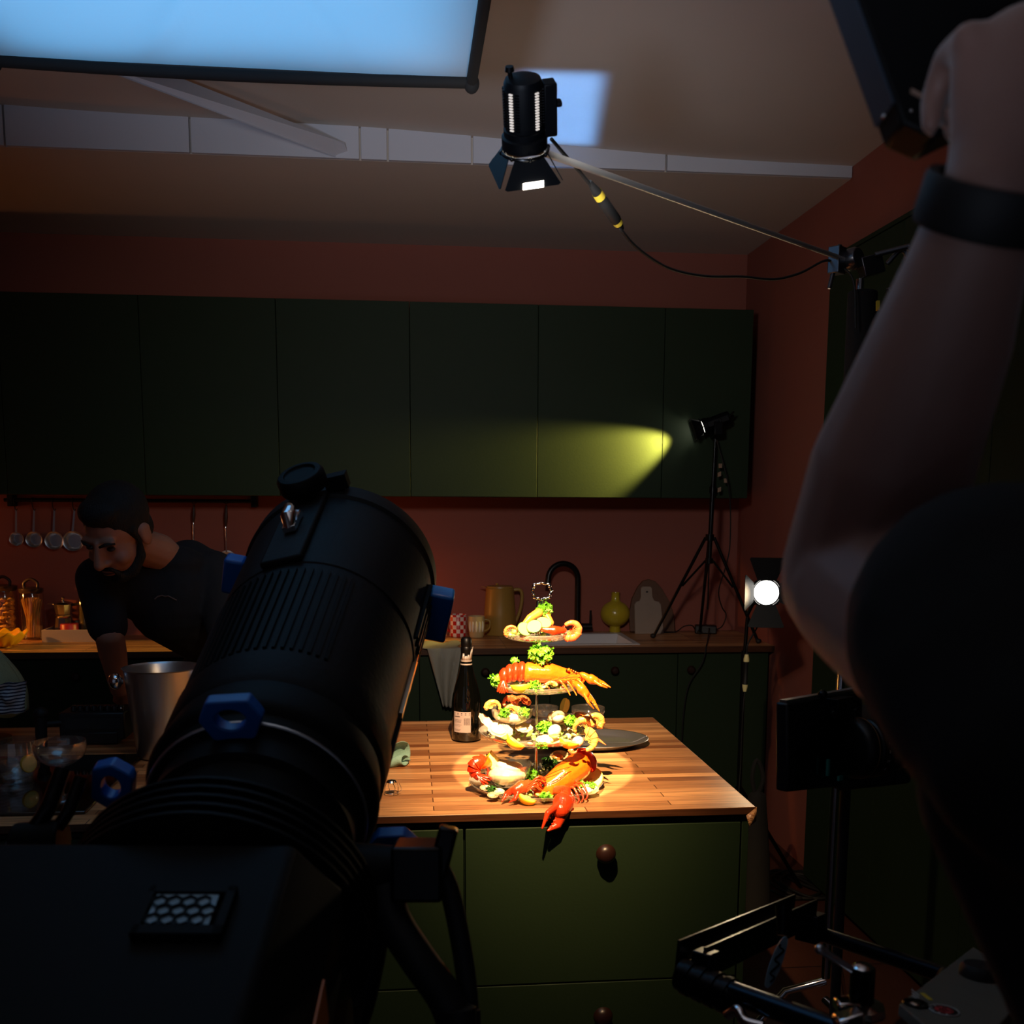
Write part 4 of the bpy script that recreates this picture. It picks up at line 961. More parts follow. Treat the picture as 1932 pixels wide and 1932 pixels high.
parsley('parsley_sprig', 'parsley tuft at the front left inside the prawn bowl', T(952,1346,-.085), .0105, 8, n=34)
parsley('parsley_sprig', 'parsley tuft at the right inside the prawn bowl', T(988,1344,-.08), .0125, 9, n=40)
bivalve('oyster shell standing over the left rim of the third tier', T(920,1366,-.06), (.5,-.4,.7), (-.3,.1,1), .021)
bivalve('long pale oyster lying inside the left rim of the third tier', T(940,1378,-.085), (-.1,-.5,.8), (1,-.6,-.3), .026)
bivalve('open oyster at the centre front of the third tier', T(1030,1398,-.105), (0,-.35,.95), (1,0,0), .024)
bivalve('big pale oyster shell behind the eggs on the third tier', T(1050,1356,.0), (.1,-.6,.7), (1,0,.2), .024)
bivalve('small oyster tucked beside the prawn bowl', T(985,1374,-.06), (.2,-.6,.8), (1,.1,.1), .018)
lemon_wedge('lemon wedge upright behind the eggs on the third tier', T(1064,1333,.03), (.25,0,1), (-.3,-.9,0), .018, 80)
lemon_wedge('bright lemon wedge at the front left of the third tier', T(974,1396,-.112), (.7,-.1,-.5), (.1,.6,1), .022, 110)
lemon_wedge('bright lemon wedge at the front right of the third tier', T(1074,1396,-.105), (.8,.1,-.25), (.1,.6,1), .021, 110)
def egg(label, c, n_, s):
    t = thing('egg_half', label, 'egg', c); n_ = V(n_).normalized(); x = n_.orthogonal().normalized(); y = n_.cross(x); Mx = Matrix((x,y,n_)).transposed()
    b = MB(); b.ell(c, (s*1.1,s*.86,s*.8), 22, 14, Mx); part('egg_white', b, EGG, t)
egg('white egg half in the middle of the third tier', T(1046,1379,-.08), (0,-.5,.8), .0175)
egg('white egg half above the other one on the third tier', T(1053,1352,-.03), (.2,-.4,.9), .018)
egg('white egg half at the right of the third tier', T(1090,1399,-.10), (.2,-.5,.8), .015)
parsley('parsley_sprig', 'parsley sprig in the middle of the third tier left of the eggs', T(1026,1371,-.06), .017, 10, n=60)
parsley('parsley_sprig', 'parsley sprig reaching right between the egg and the prawns', T(1078,1361,-.05), .015, 11, n=50)
parsley('parsley_sprig', 'parsley tuft along the front rim of the third tier', T(1022,1407,-.125), .011, 12, n=34, squash=.4)
for k, (x, y, d, a) in enumerate(((955,1391,-.115,.5), (1000,1384,-.09,1.2), (1046,1389,-.11,.1))):
    cc = T(x,y,d); b = MB(); u_ = V((math.cos(a),-.25,math.sin(a)*.5)).normalized(); w_ = V((0,-.5,.85)).cross(u_).normalized(); n_ = u_.cross(w_)
    b.grid(lambda u, v: cc+u_*(u-.5)*.026+w_*(v-.5)*.016*math.sin(math.pi*min(.98,max(.02,u)))+n_*.003*math.cos((v-.5)*3), 10, 4)
    solo('herb_leaf', ['broad green leaf left of the front lemon wedge','green leaf beside the prawn bowl foot','green leaf lying on the egg half'][k], 'leaf', b, mat('sage_leaf', (120, 158, 74), .5), solid=.0006)
prawn('yellow prawn curled at the right of the third tier', T(1100,1372,-.055), (1,0,.2), (0,-.4,1), .024, PRAWNY, -10, 200, fat=.5)
prawn('ribbed pale prawn at the far right of the third tier', T(1120,1362,-.03), (1,.2,0), (0,-.3,1), .020, PRAWNY, -60, 150, fat=.6)
prawn('yellow prawn with its tail hanging over the right rim of the third tier', T(1104,1398,-.10), (.9,0,.4), (.3,-.3,-1), .024, PRAWNY, -70, 110, fat=.55)
t = thing('langoustine_claw', 'pale orange langoustine claw pointing over the right rim', 'seafood', T(1128,1396,-.07))
claw(T(1112,1384,-.07), T(1120,1390,-.075), T(1144,1406,-.08), T(1140,1404,-.088), .008, PRAWN, t)
prawn('small red prawn tail peeking under the right rim of the third tier', T(1082,1413,-.12), (1,0,0), (0,.2,1), .010, PRAWN, 180, 330, fat=.5)
bivalve('small clam at the back of the third tier', T(1095,1352,.02), (.2,-.5,.8), (1,0,0), .017, name='clam', meat=SALM)

# ---- bottom tier
t = thing('lobster_tail', 'deep red lobster tail curled at the left of the bottom plate', 'lobster', T(903,1450,-.05))
cc = T(906,1449,-.05); NS = 7
for k in range(NS):
    a0_, a1_ = math.radians(20+k*33), math.radians(20+(k+1)*33+8); pts = []; rs = []
    for i in range(6):
        f = i/5; a = a0_+(a1_-a0_)*f; pts.append(cc+V((math.cos(a)*.0165, -.004, math.sin(a)*.0165))); rs.append((.0190-.0009*k)*(.80+.26*f))
    part('tail_segment', MB().tube(pts, rs, 20), LOBR if k else LOB, t)
b = MB()
for k in range(4):
    d = V((.5+.12*k, -.35, -.75+.2*k)).normalized(); b.ell(T(902,1461,-.065)+d*.014, (.008,.003,.020), 10, 8, d.to_track_quat('Z','Y').to_matrix())
part('tail_fan', b, LOBR, t)
bc2 = T(957,1484,-.055); bowl('glass bowl of thick mayonnaise on the bottom plate', bc2, .058, .060)
b = MB(); cc = bc2+V((0,0,.030)); b.ell(cc, (.047,.047,.024)); b.ell(cc+V((.012,-.01,.020)), (.026,.024,.014)); b.ell(cc+V((-.008,.0,.024)), (.020,.022,.012)); t = thing('mayonnaise', 'thick white mayonnaise heaped in the bottom glass bowl', 'sauce', cc); blob('sauce', b, MAYO, t, .002, 4)
lemon_wedge('large lemon wedge leaning on the rim of the mayonnaise bowl', T(945,1436,-.05), (.5,0,-.6), (.3,-.5,.9), .030, 100)
parsley('parsley_sprig', 'parsley tuft between the red tail and the mayonnaise bowl', T(925,1430,-.03), .009, 14, n=26)
t = thing('lobster', 'half lobster on the bottom plate with one claw hanging over the worktop edge', 'lobster', T(1062,1470,-.08))
b = MB(); b.chain([T(1090,1446,-.055), T(1064,1466,-.085), T(1034,1488,-.105), T(1014,1496,-.115)], [.034,.034,.026,.010])
blob('carapace', b, LOB, t, .002, 3)
e = T(1098,1440,-.05); ax = (T(1098,1440,-.05)-T(1064,1466,-.085)).normalized(); b = MB(); b.lathe([(0,.016),(.020,.015),(.030,.009),(.034,0)], 30, e+ax*.014, ax); part('neck_edge', b, LOBR, t)
for k in range(6):
    p = T(1086-k*8, 1480+k*4, -.10); tube_part('walking_leg', [p, p+V((.012,-.022,.008)), p+V((.022,-.040,-.014)), p+V((.016,-.050,-.024))], [.004,.0014], LOBC, t)
for k in range(4):
    p = T(1020+k*3, 1490-k*6, -.125); tube_part('walking_leg', [p, p+V((-.016,-.01,.012)), p+V((-.034,-.012,.0)), p+V((-.046,-.006,-.012))], [.0034,.0012], LOBC, t)
for q in (0, 1):
    p = T(1022,1486,-.118); tube_part('antenna', [p, p+V((-.01,-.02,.022)), p+V((.03,-.02,.036+.008*q)), p+V((.07,0,.05))], [.0014,.0005], LOBR, t, 6)
b = MB(); b.ell(T(1024,1482,-.128), .004, 10, 8); b.ell(T(1034,1494,-.128), .004, 10, 8); part('eye', b, EYEB, t)
tube_part('arm', [T(1016,1492,-.10), T(1005,1483,-.12), T(994,1478,-.125)], [.009,.010], LOBC, t)
claw(T(994,1479,-.125), T(974,1491,-.135), T(947,1512,-.145), T(960,1514,-.155), .0160, LOBC, t)
tube_part('arm', [T(1050,1492,-.13), T(1066,1492,-.155), T(1068,1503,-.175)], [.012,.013], LOBC, t)
claw(T(1067,1503,-.18), T(1058,1528,-.215), T(1034,1567,-.235), T(1023,1563,-.252), .0250, LOBC, t)
lemon_disc('round lemon slice standing at the right edge of the bottom plate', T(1118,1468,-.03), (-.35,-.75,.5), .027)
lemon_wedge('lemon half behind the round slice on the bottom plate', T(1104,1462,-.02), (.8,.1,.2), (0,-.4,1), .022, 160)
lemon_wedge('lemon wedge at the front of the bottom plate beside the left claw', T(996,1503,-.148), (.8,-.1,-.35), (.1,.5,1), .019, 100)
lemon_wedge('small lemon wedge under the mayonnaise bowl', T(968,1486,-.11), (.6,-.2,.4), (.1,.3,1), .013, 110)
bivalve('oyster at the front right rim of the bottom plate', T(1106,1492,-.10), (.1,-.4,.9), (1,.3,.1), .022)
bivalve('small white clam at the far left of the bottom plate', T(914,1487,-.085), (.1,-.5,.9), (1,0,0), .011, name='clam')
bivalve('small white clam beside the mayonnaise bowl foot', T(938,1494,-.10), (.1,-.5,.9), (1,0,.2), .012, name='clam')
bivalve('open clam at the front left rim of the bottom plate', T(928,1501,-.12), (.1,-.5,.9), (1,0,.2), .011, name='clam')
bivalve('dark-meat mussel behind the rod on the bottom plate', T(1052,1428,.06), (0,-.6,.7), (1,0,.3), .020, name='mussel', meat=SALM)
parsley('parsley_sprig', 'bright parsley sprig in the middle of the bottom plate behind the lobster', T(1006,1466,-.04), .021, 15, n=80, squash=.7)
parsley('dill_sprig', 'dark dill sprig at the back of the bottom plate', T(1036,1440,.05), .022, 16, DILL, n=80, leaf=.006)
parsley('dill_sprig', 'dark herbs beside the clams on the left of the bottom plate', T(926,1490,-.09), .014, 17, DILL, n=40, leaf=.006)
parsley('parsley_sprig', 'parsley tuft at the front of the bottom plate between the claws', T(1030,1504,-.14), .013, 18, n=44, squash=.6)
parsley('dill_sprig', 'bright dill tips sticking out over the right rim of the bottom plate', T(1116,1481,-.08), .013, 19, n=40, leaf=.006, squash=.5)
parsley('parsley_sprig', 'small parsley tuft left of the round lemon slice', T(1094,1480,-.09), .010, 20, n=26)

# ---------------------------------------------------------------- things around the stand
bb = at(880, 1395, z=.862); t = thing('wine_bottle', 'dark sparkling wine bottle with torn foil and a white back label', 'bottle', bb)
BOT = mat('dark_bottle_glass', (8, 9, 7), .06, spec=.7, coat=.6)
b = MB(); b.lathe([(0,.004),(.036,.0),(.043,.004),(.0435,.012),(.0435,.115),(.041,.135),(.033,.168),(.023,.202),(.0165,.232),(.0148,.262),(.0148,.268),(.0165,.270),(.0165,.276),(.0145,.280),(.0140,.286),(0,.286)], 48, bb); part('glass', b, BOT, t)
b = MB(); b.lathe([(.0152,.238),(.0160,.252),(.0164,.268),(.0168,.270),(.0168,.277),(.0150,.281),(.0162,.285),(.0162,.303),(.012,.308),(0,.309)], 30, bb); part('cork', b, mat('dark_foil', (14, 11, 11), .4, .3), t)
FOIL = mat('torn_foil', (236, 220, 206), .35, .2)
b = MB(); b.lathe([(.0172,.226),(.0178,.2275),(.0172,.231)], 30, bb); b.lathe([(.0160,.236),(.0168,.2385),(.0162,.243)], 30, bb); part('neck_ring', b, FOIL, t, label='white neck rings')
b = MB()
for k, (a, h0, h1, w_) in enumerate(((-2.2,.243,.262,.006),(-1.75,.243,.255,.006),(-1.3,.243,.258,.006),(-.85,.243,.274,.005),(-.55,.247,.281,.003))):
    q0 = V((bb.x+.0172*math.cos(a), bb.y+.0172*math.sin(a), bb.z+h0)); q1 = V((bb.x+(.0175+.004*(k > 2))*math.cos(a+.1), bb.y+.0175*math.sin(a+.1), bb.z+h1)); tg_ = V((-math.sin(a),math.cos(a),0))
    b.add([q0-tg_*w_, q0+tg_*w_, q1+tg_*w_*.35, q1-tg_*w_*.5], [(0,1,2,3)])
part('torn_foil', b, FOIL, t, solid=.0006, label='torn pale foil')
a_mid, a_w = -1.95, .62; b = MB(); b.grid(lambda u, v: V((bb.x+.0441*math.cos(a_mid-a_w+2*a_w*u), bb.y+.0441*math.sin(a_mid-a_w+2*a_w*u), bb.z+.030+.062*v)), 14, 2); lbl = part('back_label', b, mat('label_paper', (198, 180, 176), .7), t, label='pale back label')
INK = mat('label_ink', (70, 56, 58), .7)
def lab_patch(u0, u1, v0, v1):
    b = MB(); f = lambda u, v: V((bb.x+.0443*math.cos(a_mid-a_w+2*a_w*(u0+(u1-u0)*u)), bb.y+.0443*math.sin(a_mid-a_w+2*a_w*(u0+(u1-u0)*u)), bb.z+.030+.062*(v0+(v1-v0)*v))); return b.grid(f, 4, 1)
b = MB(); b.v, b.f = [], []
for u0, u1, v0, v1 in ((.06,.94,.90,.935),(.06,.94,.84,.86),(.05,.4,.74,.78),(.05,.5,.60,.615),(.05,.48,.54,.555),(.05,.46,.48,.495),(.05,.5,.36,.37),(.05,.42,.30,.31),(.05,.45,.14,.155),(.05,.4,.08,.095)):
    p_ = lab_patch(u0, u1, v0, v1); b.add(p_.v, p_.f)
for k in range(9): p_ = lab_patch(.62+k*.036, .62+k*.036+(.02 if k % 3 else .012), .36, .70); b.add(p_.v, p_.f)
part('label_print', b, INK, lbl)
def gloss_dish(name, label, c, r, h, stemh=0, rim=.0):
    t = thing(name, label, 'glass', c)
    if stemh: pr = [(0,.004),(.030,.003),(.033,0),(.034,.003),(.006,.008),(.0035,.02),(.0035,stemh-.01),(.008,stemh),(r*.5,stemh+.008),(r*.88,stemh+h*.4),(r,stemh+h*.75),(r*.97,stemh+h),(r*.95,stemh+h),(r*.97,stemh+h*.75),(r*.85,stemh+h*.42),(r*.48,stemh+.011),(0,stemh+.006)]
    else: pr = [(0,.006),(r*.6,.006),(r*.92,h*.3),(r*1.0,h*.6),(r*.93,h),(r*.90,h),(r*.97,h*.6),(r*.88,h*.32),(r*.58,.009),(0,.009)]
    part('glass', MB().lathe(pr, 48, c), THIN, t); return t
q = at(1112, 1392, z=.872); q.z = .869
gloss_dish('coupe_glass', 'empty coupe glass behind the stand at the far right', at(1112,1390,z=.869)+V((0,.03,0)), .052, .040, .045)
gloss_dish('coupe_glass', 'empty coupe glass standing in front of the far right one on the tray', at(1082,1398,z=.869)+V((0,-.01,0)), .050, .038, .038)
gloss_dish('coupe_glass', 'empty coupe glass half hidden behind the stand rod', at(1030,1388,z=.862)+V((0,.05,0)), .046, .040, .040)
tc_ = at(1118, 1404, z=.862); t = thing('serving_tray', 'oval polished steel tray behind the stand on the island', 'tray', tc_)
def trayf(u, v):
    a = 2*math.pi*v; r = [0,.72,.80,.96,1.0][min(4,int(u*4+.5))]; h = [.002,.002,.006,.018,.019][min(4,int(u*4+.5))]
    return tc_+V((math.cos(a)*.165*r, math.sin(a)*.125*r, h))
part('tray', MB().grid(trayf, 4, 56), TRAYM, t, solid=.0015)
# cork wire cage, teal cloth
c_ = at(739, 1498, z=.862); t = thing('wire_cage', 'little wire cage from a sparkling wine cork lying on the worktop', 'wire cage', c_)
b = MB(); b.torus(c_+V((0,0,.004)), .016, .0011); b.torus(c_+V((0,0,.030)), .011, .0011)
for k in range(4):
    a = k*math.pi/2+.3; b.tube(bez([c_+V((.016*math.cos(a),.016*math.sin(a),.004)), c_+V((.0175*math.cos(a+.2),.0175*math.sin(a+.2),.018)), c_+V((.011*math.cos(a),.011*math.sin(a),.030)), c_+V((0,0,.033))], 4), .0009, 6)
b.tube(bez([c_+V((.016,0,.004)), c_+V((.024,-.004,.012)), c_+V((.018,-.006,.028))], 5), .0009, 6); part('wire', b, CHROME, t)
b = MB(); b.lathe([(0,.006),(.010,.004),(.013,0)], 20, c_+V((0,0,.030))); part('metal_cap', b, CHROME, t)
c_ = at(752, 1445, z=.862); b = MB()
def clothf(u, v):
    a = 2*math.pi*u*1.25; r = .012+.030*u; return c_+V((-.055+.075*v+.012*math.cos(a), r*math.cos(a)*.8, r*.75+r*math.sin(a)*.75+.004*math.sin(9*v)))
b.grid(clothf, 26, 12); solo('napkin', 'rolled teal cloth napkin beside the big lamp', 'napkin', b, mat('teal_cloth', (126, 166, 160), .9, bump=.2, bs=300), solid=.0012)
# ================================================================ BACK WORKTOP AND LEFT SIDE
def B(px, py): return at(px, py, z=.911)
# enamel jug
c = B(943, 1196); c.z = .911; Yj = c.y; s_ = Yj/1935*1.0
JUG = mat('ochre_enamel', (164, 128, 60), .35, nz=.05, ns=12)
t = thing('enamel_jug', 'tall ochre jug with a lid and a loop handle beside the mugs', 'jug', c)
b = MB(); b.lathe([(0,.0),(.084,.0),(.086,.006),(.078,.12),(.070,.225),(.072,.232),(.068,.234),(.062,.236)], 44, c); b.lathe([(.068,.234),(.066,.242),(.02,.246),(.0,.247)], 44, c); part('body', b, JUG, t)
b = MB(); b.cone(c+V((-.015,0,.246)), .006, c+V((-.015,0,.256)), .008); part('lid_knob', b, JUG, t)
b = MB(); b.tube(bez([c+V((.066,0,.222)), c+V((.100,0,.222)), c+V((.112,0,.19)), c+V((.102,0,.12)), c+V((.078,0,.055))], 8), .009, 12); part('handle', b, JUG, t)
b = MB(); b.prism([c+V((-.066,-.02,.234)), c+V((-.095,0,.24)), c+V((-.066,.02,.234)), c+V((-.070,0,.19))], (0,0,.002)); part('spout', b, JUG, t)
# mugs
m = bpy.data.materials.new('red_white_check'); m.use_nodes = True; n_ = m.node_tree; pb = n_.nodes['Principled BSDF']; pb.inputs['Roughness'].default_value = .3
tc = n_.nodes.new('ShaderNodeTexCoord'); sx = n_.nodes.new('ShaderNodeSeparateXYZ'); at2 = n_.nodes.new('ShaderNodeMath'); at2.operation = 'ARCTAN2'
n_.links.new(tc.outputs['Object'], sx.inputs[0]); n_.links.new(sx.outputs[1], at2.inputs[0]); n_.links.new(sx.outputs[0], at2.inputs[1])
ml = n_.nodes.new('ShaderNodeMath'); ml.operation = 'MULTIPLY'; ml.inputs[1].default_value = 14/6.28318; n_.links.new(at2.outputs[0], ml.inputs[0])
mz = n_.nodes.new('ShaderNodeMath'); mz.operation = 'MULTIPLY'; mz.inputs[1].default_value = 50; n_.links.new(sx.outputs[2], mz.inputs[0])
cx = n_.nodes.new('ShaderNodeCombineXYZ'); n_.links.new(ml.outputs[0], cx.inputs[0]); n_.links.new(mz.outputs[0], cx.inputs[1]); cx.inputs[2].default_value = .5
ck = n_.nodes.new('ShaderNodeTexChecker'); ck.inputs['Scale'].default_value = 1; ck.inputs[1].default_value = (*lin((226, 210, 206)), 1); ck.inputs[2].default_value = (*lin((190, 24, 20)), 1)
n_.links.new(cx.outputs[0], ck.inputs[0]); n_.links.new(ck.outputs[0], pb.inputs['Base Color'])
c = B(864, 1201); t = thing('mug', 'red and white checked mug next to the orange glow', 'mug', c)
b = MB(); b.lathe([(0,.0),(.037,.0),(.041,.004),(.043,.108),(.0415,.11),(.039,.106),(.037,.008),(0,.006)], 44, c); part('body', b, m, t)
part('handle', MB().tube(bez([c+V((-.040,-.01,.088)), c+V((-.066,-.015,.082)), c+V((-.068,-.015,.045)), c+V((-.040,-.01,.028))], 6), .0055, 10), m, t)
CREAM = mat('cream_glaze', (196, 176, 132), .3)
c = B(899, 1202); t = thing('mug', 'cream patterned mug between the checked mug and the jug', 'mug', c)
b = MB(); b.lathe([(0,.0),(.032,.0),(.036,.006),(.042,.06),(.041,.104),(.039,.104),(.038,.06),(.030,.01),(0,.008)], 40, c); bd = part('body', b, CREAM, t)
part('handle', MB().tube(bez([c+V((.040,-.005,.088)), c+V((.064,-.01,.08)), c+V((.062,-.01,.045)), c+V((.038,-.005,.03))], 6), .005, 10), JUG, t)
b = MB()
for k in range(5):
    a = -2.5+.42*k; b.ell(c+V((.0405*math.cos(a), .0405*math.sin(a), .055)), (.006,.006,.028), 8, 8)
part('glaze_petals', b, mat('white_glaze', (226, 222, 214), .25), bd)
# yellow vase
c = B(1160, 1192); t_ = at(1160, 1158, y=c.y); t = thing('vase', 'yellow round-bellied vase with a narrow neck by the sink', 'vase', c)
VY = mat('yellow_glaze', (190, 168, 44), .2, coat=.4)
b = MB(); zc = t_.z-c.z; pr = [(0,0),(.028,.0),(.030,.01),(.026,.022)]+[(.076*math.cos(a), zc+.068*math.sin(a)) for a in [math.radians(-68+8*k) for k in range(18)]]+[(.022,zc+.072),(.0205,zc+.105),(.024,zc+.110),(.021,zc+.110),(.018,zc+.09)]
part('body', b.lathe(pr, 48, c), VY, t)
# chopping boards leaning on the wall
def board(name, label, pts, m, yb, yt, th, hole=None):
    P = [at(x, y, y=WY-.06) for x, y in pts]; zs = [p.z for p in P]; z0, z1 = min(zs), max(zs)
    k = lambda p: yb+(yt-yb)*(p.z-z0)/(z1-z0)
    P = [V((p.x, k(p), p.z)) for p in P]; b = MB().prism(P, (0, th, 0))
    t = thing(name, label, 'chopping board', (sum(p.x for p in P)/len(P), yb, z0)); part('board', b, m, t, bevel=.002)
    if hole: h = at(*hole, y=WY-.06); h.y = k(h)-.001; part('hanging_hole', MB().lathe([(0,0),(.006,0)], 16, h, (0,1,0)), RUBBER, t)
arch = [(1186,1192)]+[(1230+46*math.cos(a)*(1.0), 1140-46*math.sin(a)) for a in [math.radians(178-8.8*k) for k in range(21)]]+[(1278,1192)]
board('chopping_board', 'dark round-topped wooden board leaning on the wall behind the pale board', [(1188,1191),(1187,1160),(1194,1130),(1206,1108),(1216,1097),(1228,1094),(1240,1098),(1252,1112),(1266,1138),(1272,1160),(1272,1191)], mat('dark_board', (92, 58, 36), .5, nz=.2, ns=20, stretch=(8,1,1)), WY-.075, WY-.022, .016)
board('chopping_board', 'pale grey paddle board with a short handle leaning beside the vase', [(1194,1194),(1196,1140),(1200,1135),(1206,1133),(1209,1126),(1210,1110),(1214,1107),(1228,1107),(1231,1110),(1231,1126),(1234,1133),(1242,1135),(1246,1140),(1248,1194)], mat('grey_board', (150, 132, 118), .6, nz=.1, ns=20), WY-.115, WY-.050, .014, (1221,1117))
# tea towel hanging over the worktop edge
def towelf(u, v):
    if v < .35:
        f = v/.35; x0, x1 = at(792,1200,z=.914).x, at(862,1206,z=.914).x; y = 4.78-.19*f; z = .914+.004*math.sin(9*u+3*f)+.006*abs(math.sin(5*u))
        return V((x0+(x1-x0)*u+.01*math.sin(6*f), y, z))
    f = (v-.35)/.65; L = at(804,1216,y=4.58).lerp(at(836,1336,y=4.58), f); Rr = at(872,1216,y=4.58).lerp(at(852,1330,y=4.58), f)
    p = L.lerp(Rr, u); p.z = .914-(.914-min(p.z,.914))*1; p.y = 4.585-.02*abs(math.sin(7*u+2*f))*min(1,f*4)-.006; p.z -= .02*(u-.5)*f; return p
b = MB().grid(towelf, 24, 40); solo('tea_towel', 'grey tea towel hanging over the front of the back worktop', 'towel', b, mat('grey_linen', (150, 148, 138), .9, bump=.25, bs=250), solid=.003)

# utensil rail
RY = WY-.045; ra, rb = at(8, 943, y=RY), at(484, 946, y=RY); ra.z = rb.z = (ra.z+rb.z)/2
t = thing('utensil_rail', 'black iron rail with hooks under the wall cupboards', 'rail', ra.lerp(rb,.5)); IRON = mat('black_iron', (12, 11, 11), .5, .4)
part('bar', MB().cone(ra, .009, rb, .009), IRON, t)
for p in (ra+V((.03,0,0)), rb-V((.012,0,0))):
    b = MB(); b.box(p.x-.014, p.x+.014, RY-.014, WY, p.z-.030, p.z+.030); part('bracket', b, IRON, t, bevel=.003)
names = ['leftmost of the four', 'second from the left', 'third from the left, larger', 'largest, behind the shoulder']
for k, (hx, cxp, cyp, r) in enumerate(((28,31,1017,.031), (62,64,1018,.036), (100,102,1020,.041), (138,138,1021,.046))):
    h = at(hx, 950, y=RY); h.z = ra.z
    b = MB(); b.tube(bez([h+V((0,.004,.010)), h+V((0,-.009,.009)), h+V((0,-.010,-.012)), h+V((0,-.004,-.035)), h+V((.006,-.004,-.050)), h+V((.012,-.006,-.040))], 5), .0024, 8)
    solo('s_hook', 'black hook holding the hanging measuring cup, '+names[k], 'hook', b, IRON, 'hooks on the utensil rail')
    cc = at(cxp, cyp, y=RY-.004); t = thing('hanging_measuring_cup', 'round steel measuring cup hanging from the rail, '+names[k], 'measuring cup', cc, 'measuring cups on the utensil rail')
    b = MB(); b.lathe([(0,.030),(r*.75,.030),(r*.95,.022),(r,0),(r*1.06,-.001),(r*.96,.002),(r*.9,.018),(r*.7,.026),(0,.026)], 36, cc, (0,1,.0)); part('cup', b, STEEL, t)
    b = MB(); top_ = h+V((.006,-.006,-.047)); b.prism([cc+V((-.005,-.001,r)), cc+V((.005,-.001,r)), top_+V((.004,0,0)), top_+V((-.004,0,0))], (0,.0015,0)); part('handle', b, STEEL, t)
WDH = mat('utensil_wood', (52, 24, 14), .45)
for k, (hx, y0, ys, ye, lb) in enumerate(((366,952,985,1060,'steel ladle with a dark wooden handle hanging left of the other one'), (427,952,993,1042,'large steel skimmer with a turned wooden handle at the rail end'))):
    a_, b_, d_ = at(hx,y0,y=RY-.006), at(hx-1,ys,y=RY-.006), at(hx,ye,y=RY-.006)
    t = thing('ladle', lb, 'ladle', d_)
    part('handle', MB().tube([a_, a_.lerp(b_,.3), a_.lerp(b_,.55), a_.lerp(b_,.8), b_], [.004,.007,.009,.008,.005], 12), WDH, t)
    part('hanging_loop', MB().torus(a_+V((0,0,.014)), .010, .0018, (0,1,0)), IRON, t)
    n = 12; part('stem', MB().tube([b_.lerp(d_, i/n) for i in range(n+1)], [.0055 if i in (1,3,5) else .0035 for i in range(n+1)], 10), CHROME, t)
    b = MB(); r = .040; q = d_+V((.004,-.006,-.028)); b.lathe([(0,.026),(r*.6,.022),(r*.92,.010),(r,0),(r*.9,.008),(r*.55,.018),(0,.022)], 32, q, (0,1,-.35)); part('scoop', b, STEEL, t)

# storage jars
JG = clear_glass('jar_glass', (.96,.95,.92), .08)
PASTA = mat('dry_pasta', (226, 178, 92), .5, nz=.12, ns=40)
def jar(label, px, py, r, h, lidh):
    c = B(px, py); t = thing('storage_jar', label, 'jar', c)
    part('glass', MB().lathe([(0,.003),(r*.94,.002),(r,.008),(r,h-.004),(r*.97,h),(r*.95,h-.004),(r*.96,.010),(0,.007)], 44, c), JG, t)
    l_ = part('lid', MB().lathe([(r*.9,h-.006),(r*1.0,h),(r*1.04,h+.004),(r*1.04,h+lidh),(r*.6,h+lidh+.006),(0,h+lidh+.007)], 44, c), mat('dark_lid_glass', (70, 56, 44), .25, .3), t)
    part('lid_handle', MB().tube(bez([c+V((-.030,0,h+lidh)), c+V((-.030,0,h+lidh+.026)), c+V((0,0,h+lidh+.044)), c+V((.030,0,h+lidh+.026)), c+V((.030,0,h+lidh))], 6), .007, 10), mat('lid_handle_brown', (56, 40, 32), .4), l_)
    return c
c1 = jar('storage jar of pasta shells at the left frame edge', 12, 1205, .060, .235, .018)
rnd = random.Random(3)
def shellpasta():
    b = MB(); b.grid(lambda u, v: V(((u-.5)*.045, .016*math.cos(math.pi*v)*math.sin(math.pi*(.12+.76*u)), .014*math.sin(math.pi*v)*math.sin(math.pi*(.12+.76*u))+.0015*math.sin(20*u))), 14, 10); return b
first = None; k = 0
for lay in range(9):
    for q in range(4):
        a = q*math.pi/2+lay*.8+rnd.uniform(-.2,.2); p = c1+V((math.cos(a)*.030, math.sin(a)*.030, .018+lay*.0205))
        if first is None: first = solo('pasta_shell', 'dry pasta shell in the jar at the left frame edge', 'pasta', shellpasta(), PASTA, 'pasta shells in the left jar', loc=(0,0,0), solid=.002); o = first
        else: o = dup(first)
        o.location = p; o.rotation_euler = (rnd.uniform(-.5,.5), rnd.uniform(-.4,.4), a+1.57+rnd.uniform(-.5,.5))
c2 = jar('storage jar of spaghetti beside the moka pot', 64, 1206, .052, .225, .018)
b = MB(); rnd = random.Random(5)
for k in range(150):
    a = rnd.uniform(0,6.28); r = .040*math.sqrt(rnd.random()); a2 = a+rnd.uniform(.5,1.1); r2 = min(.045, r*1.05+.004)
    b.tube([c2+V((r*.72*math.cos(a), r*.72*math.sin(a), .012)), c2+V((r*.72*math.cos((a+a2)/2), r*.72*math.sin((a+a2)/2), .1)), c2+V((r2*math.cos(a2), r2*math.sin(a2), .175+rnd.uniform(0,.025)))], .0016, 5)
solo('spaghetti', 'bundle of dry spaghetti twisted inside the second jar', 'pasta', b, PASTA, kind='stuff')
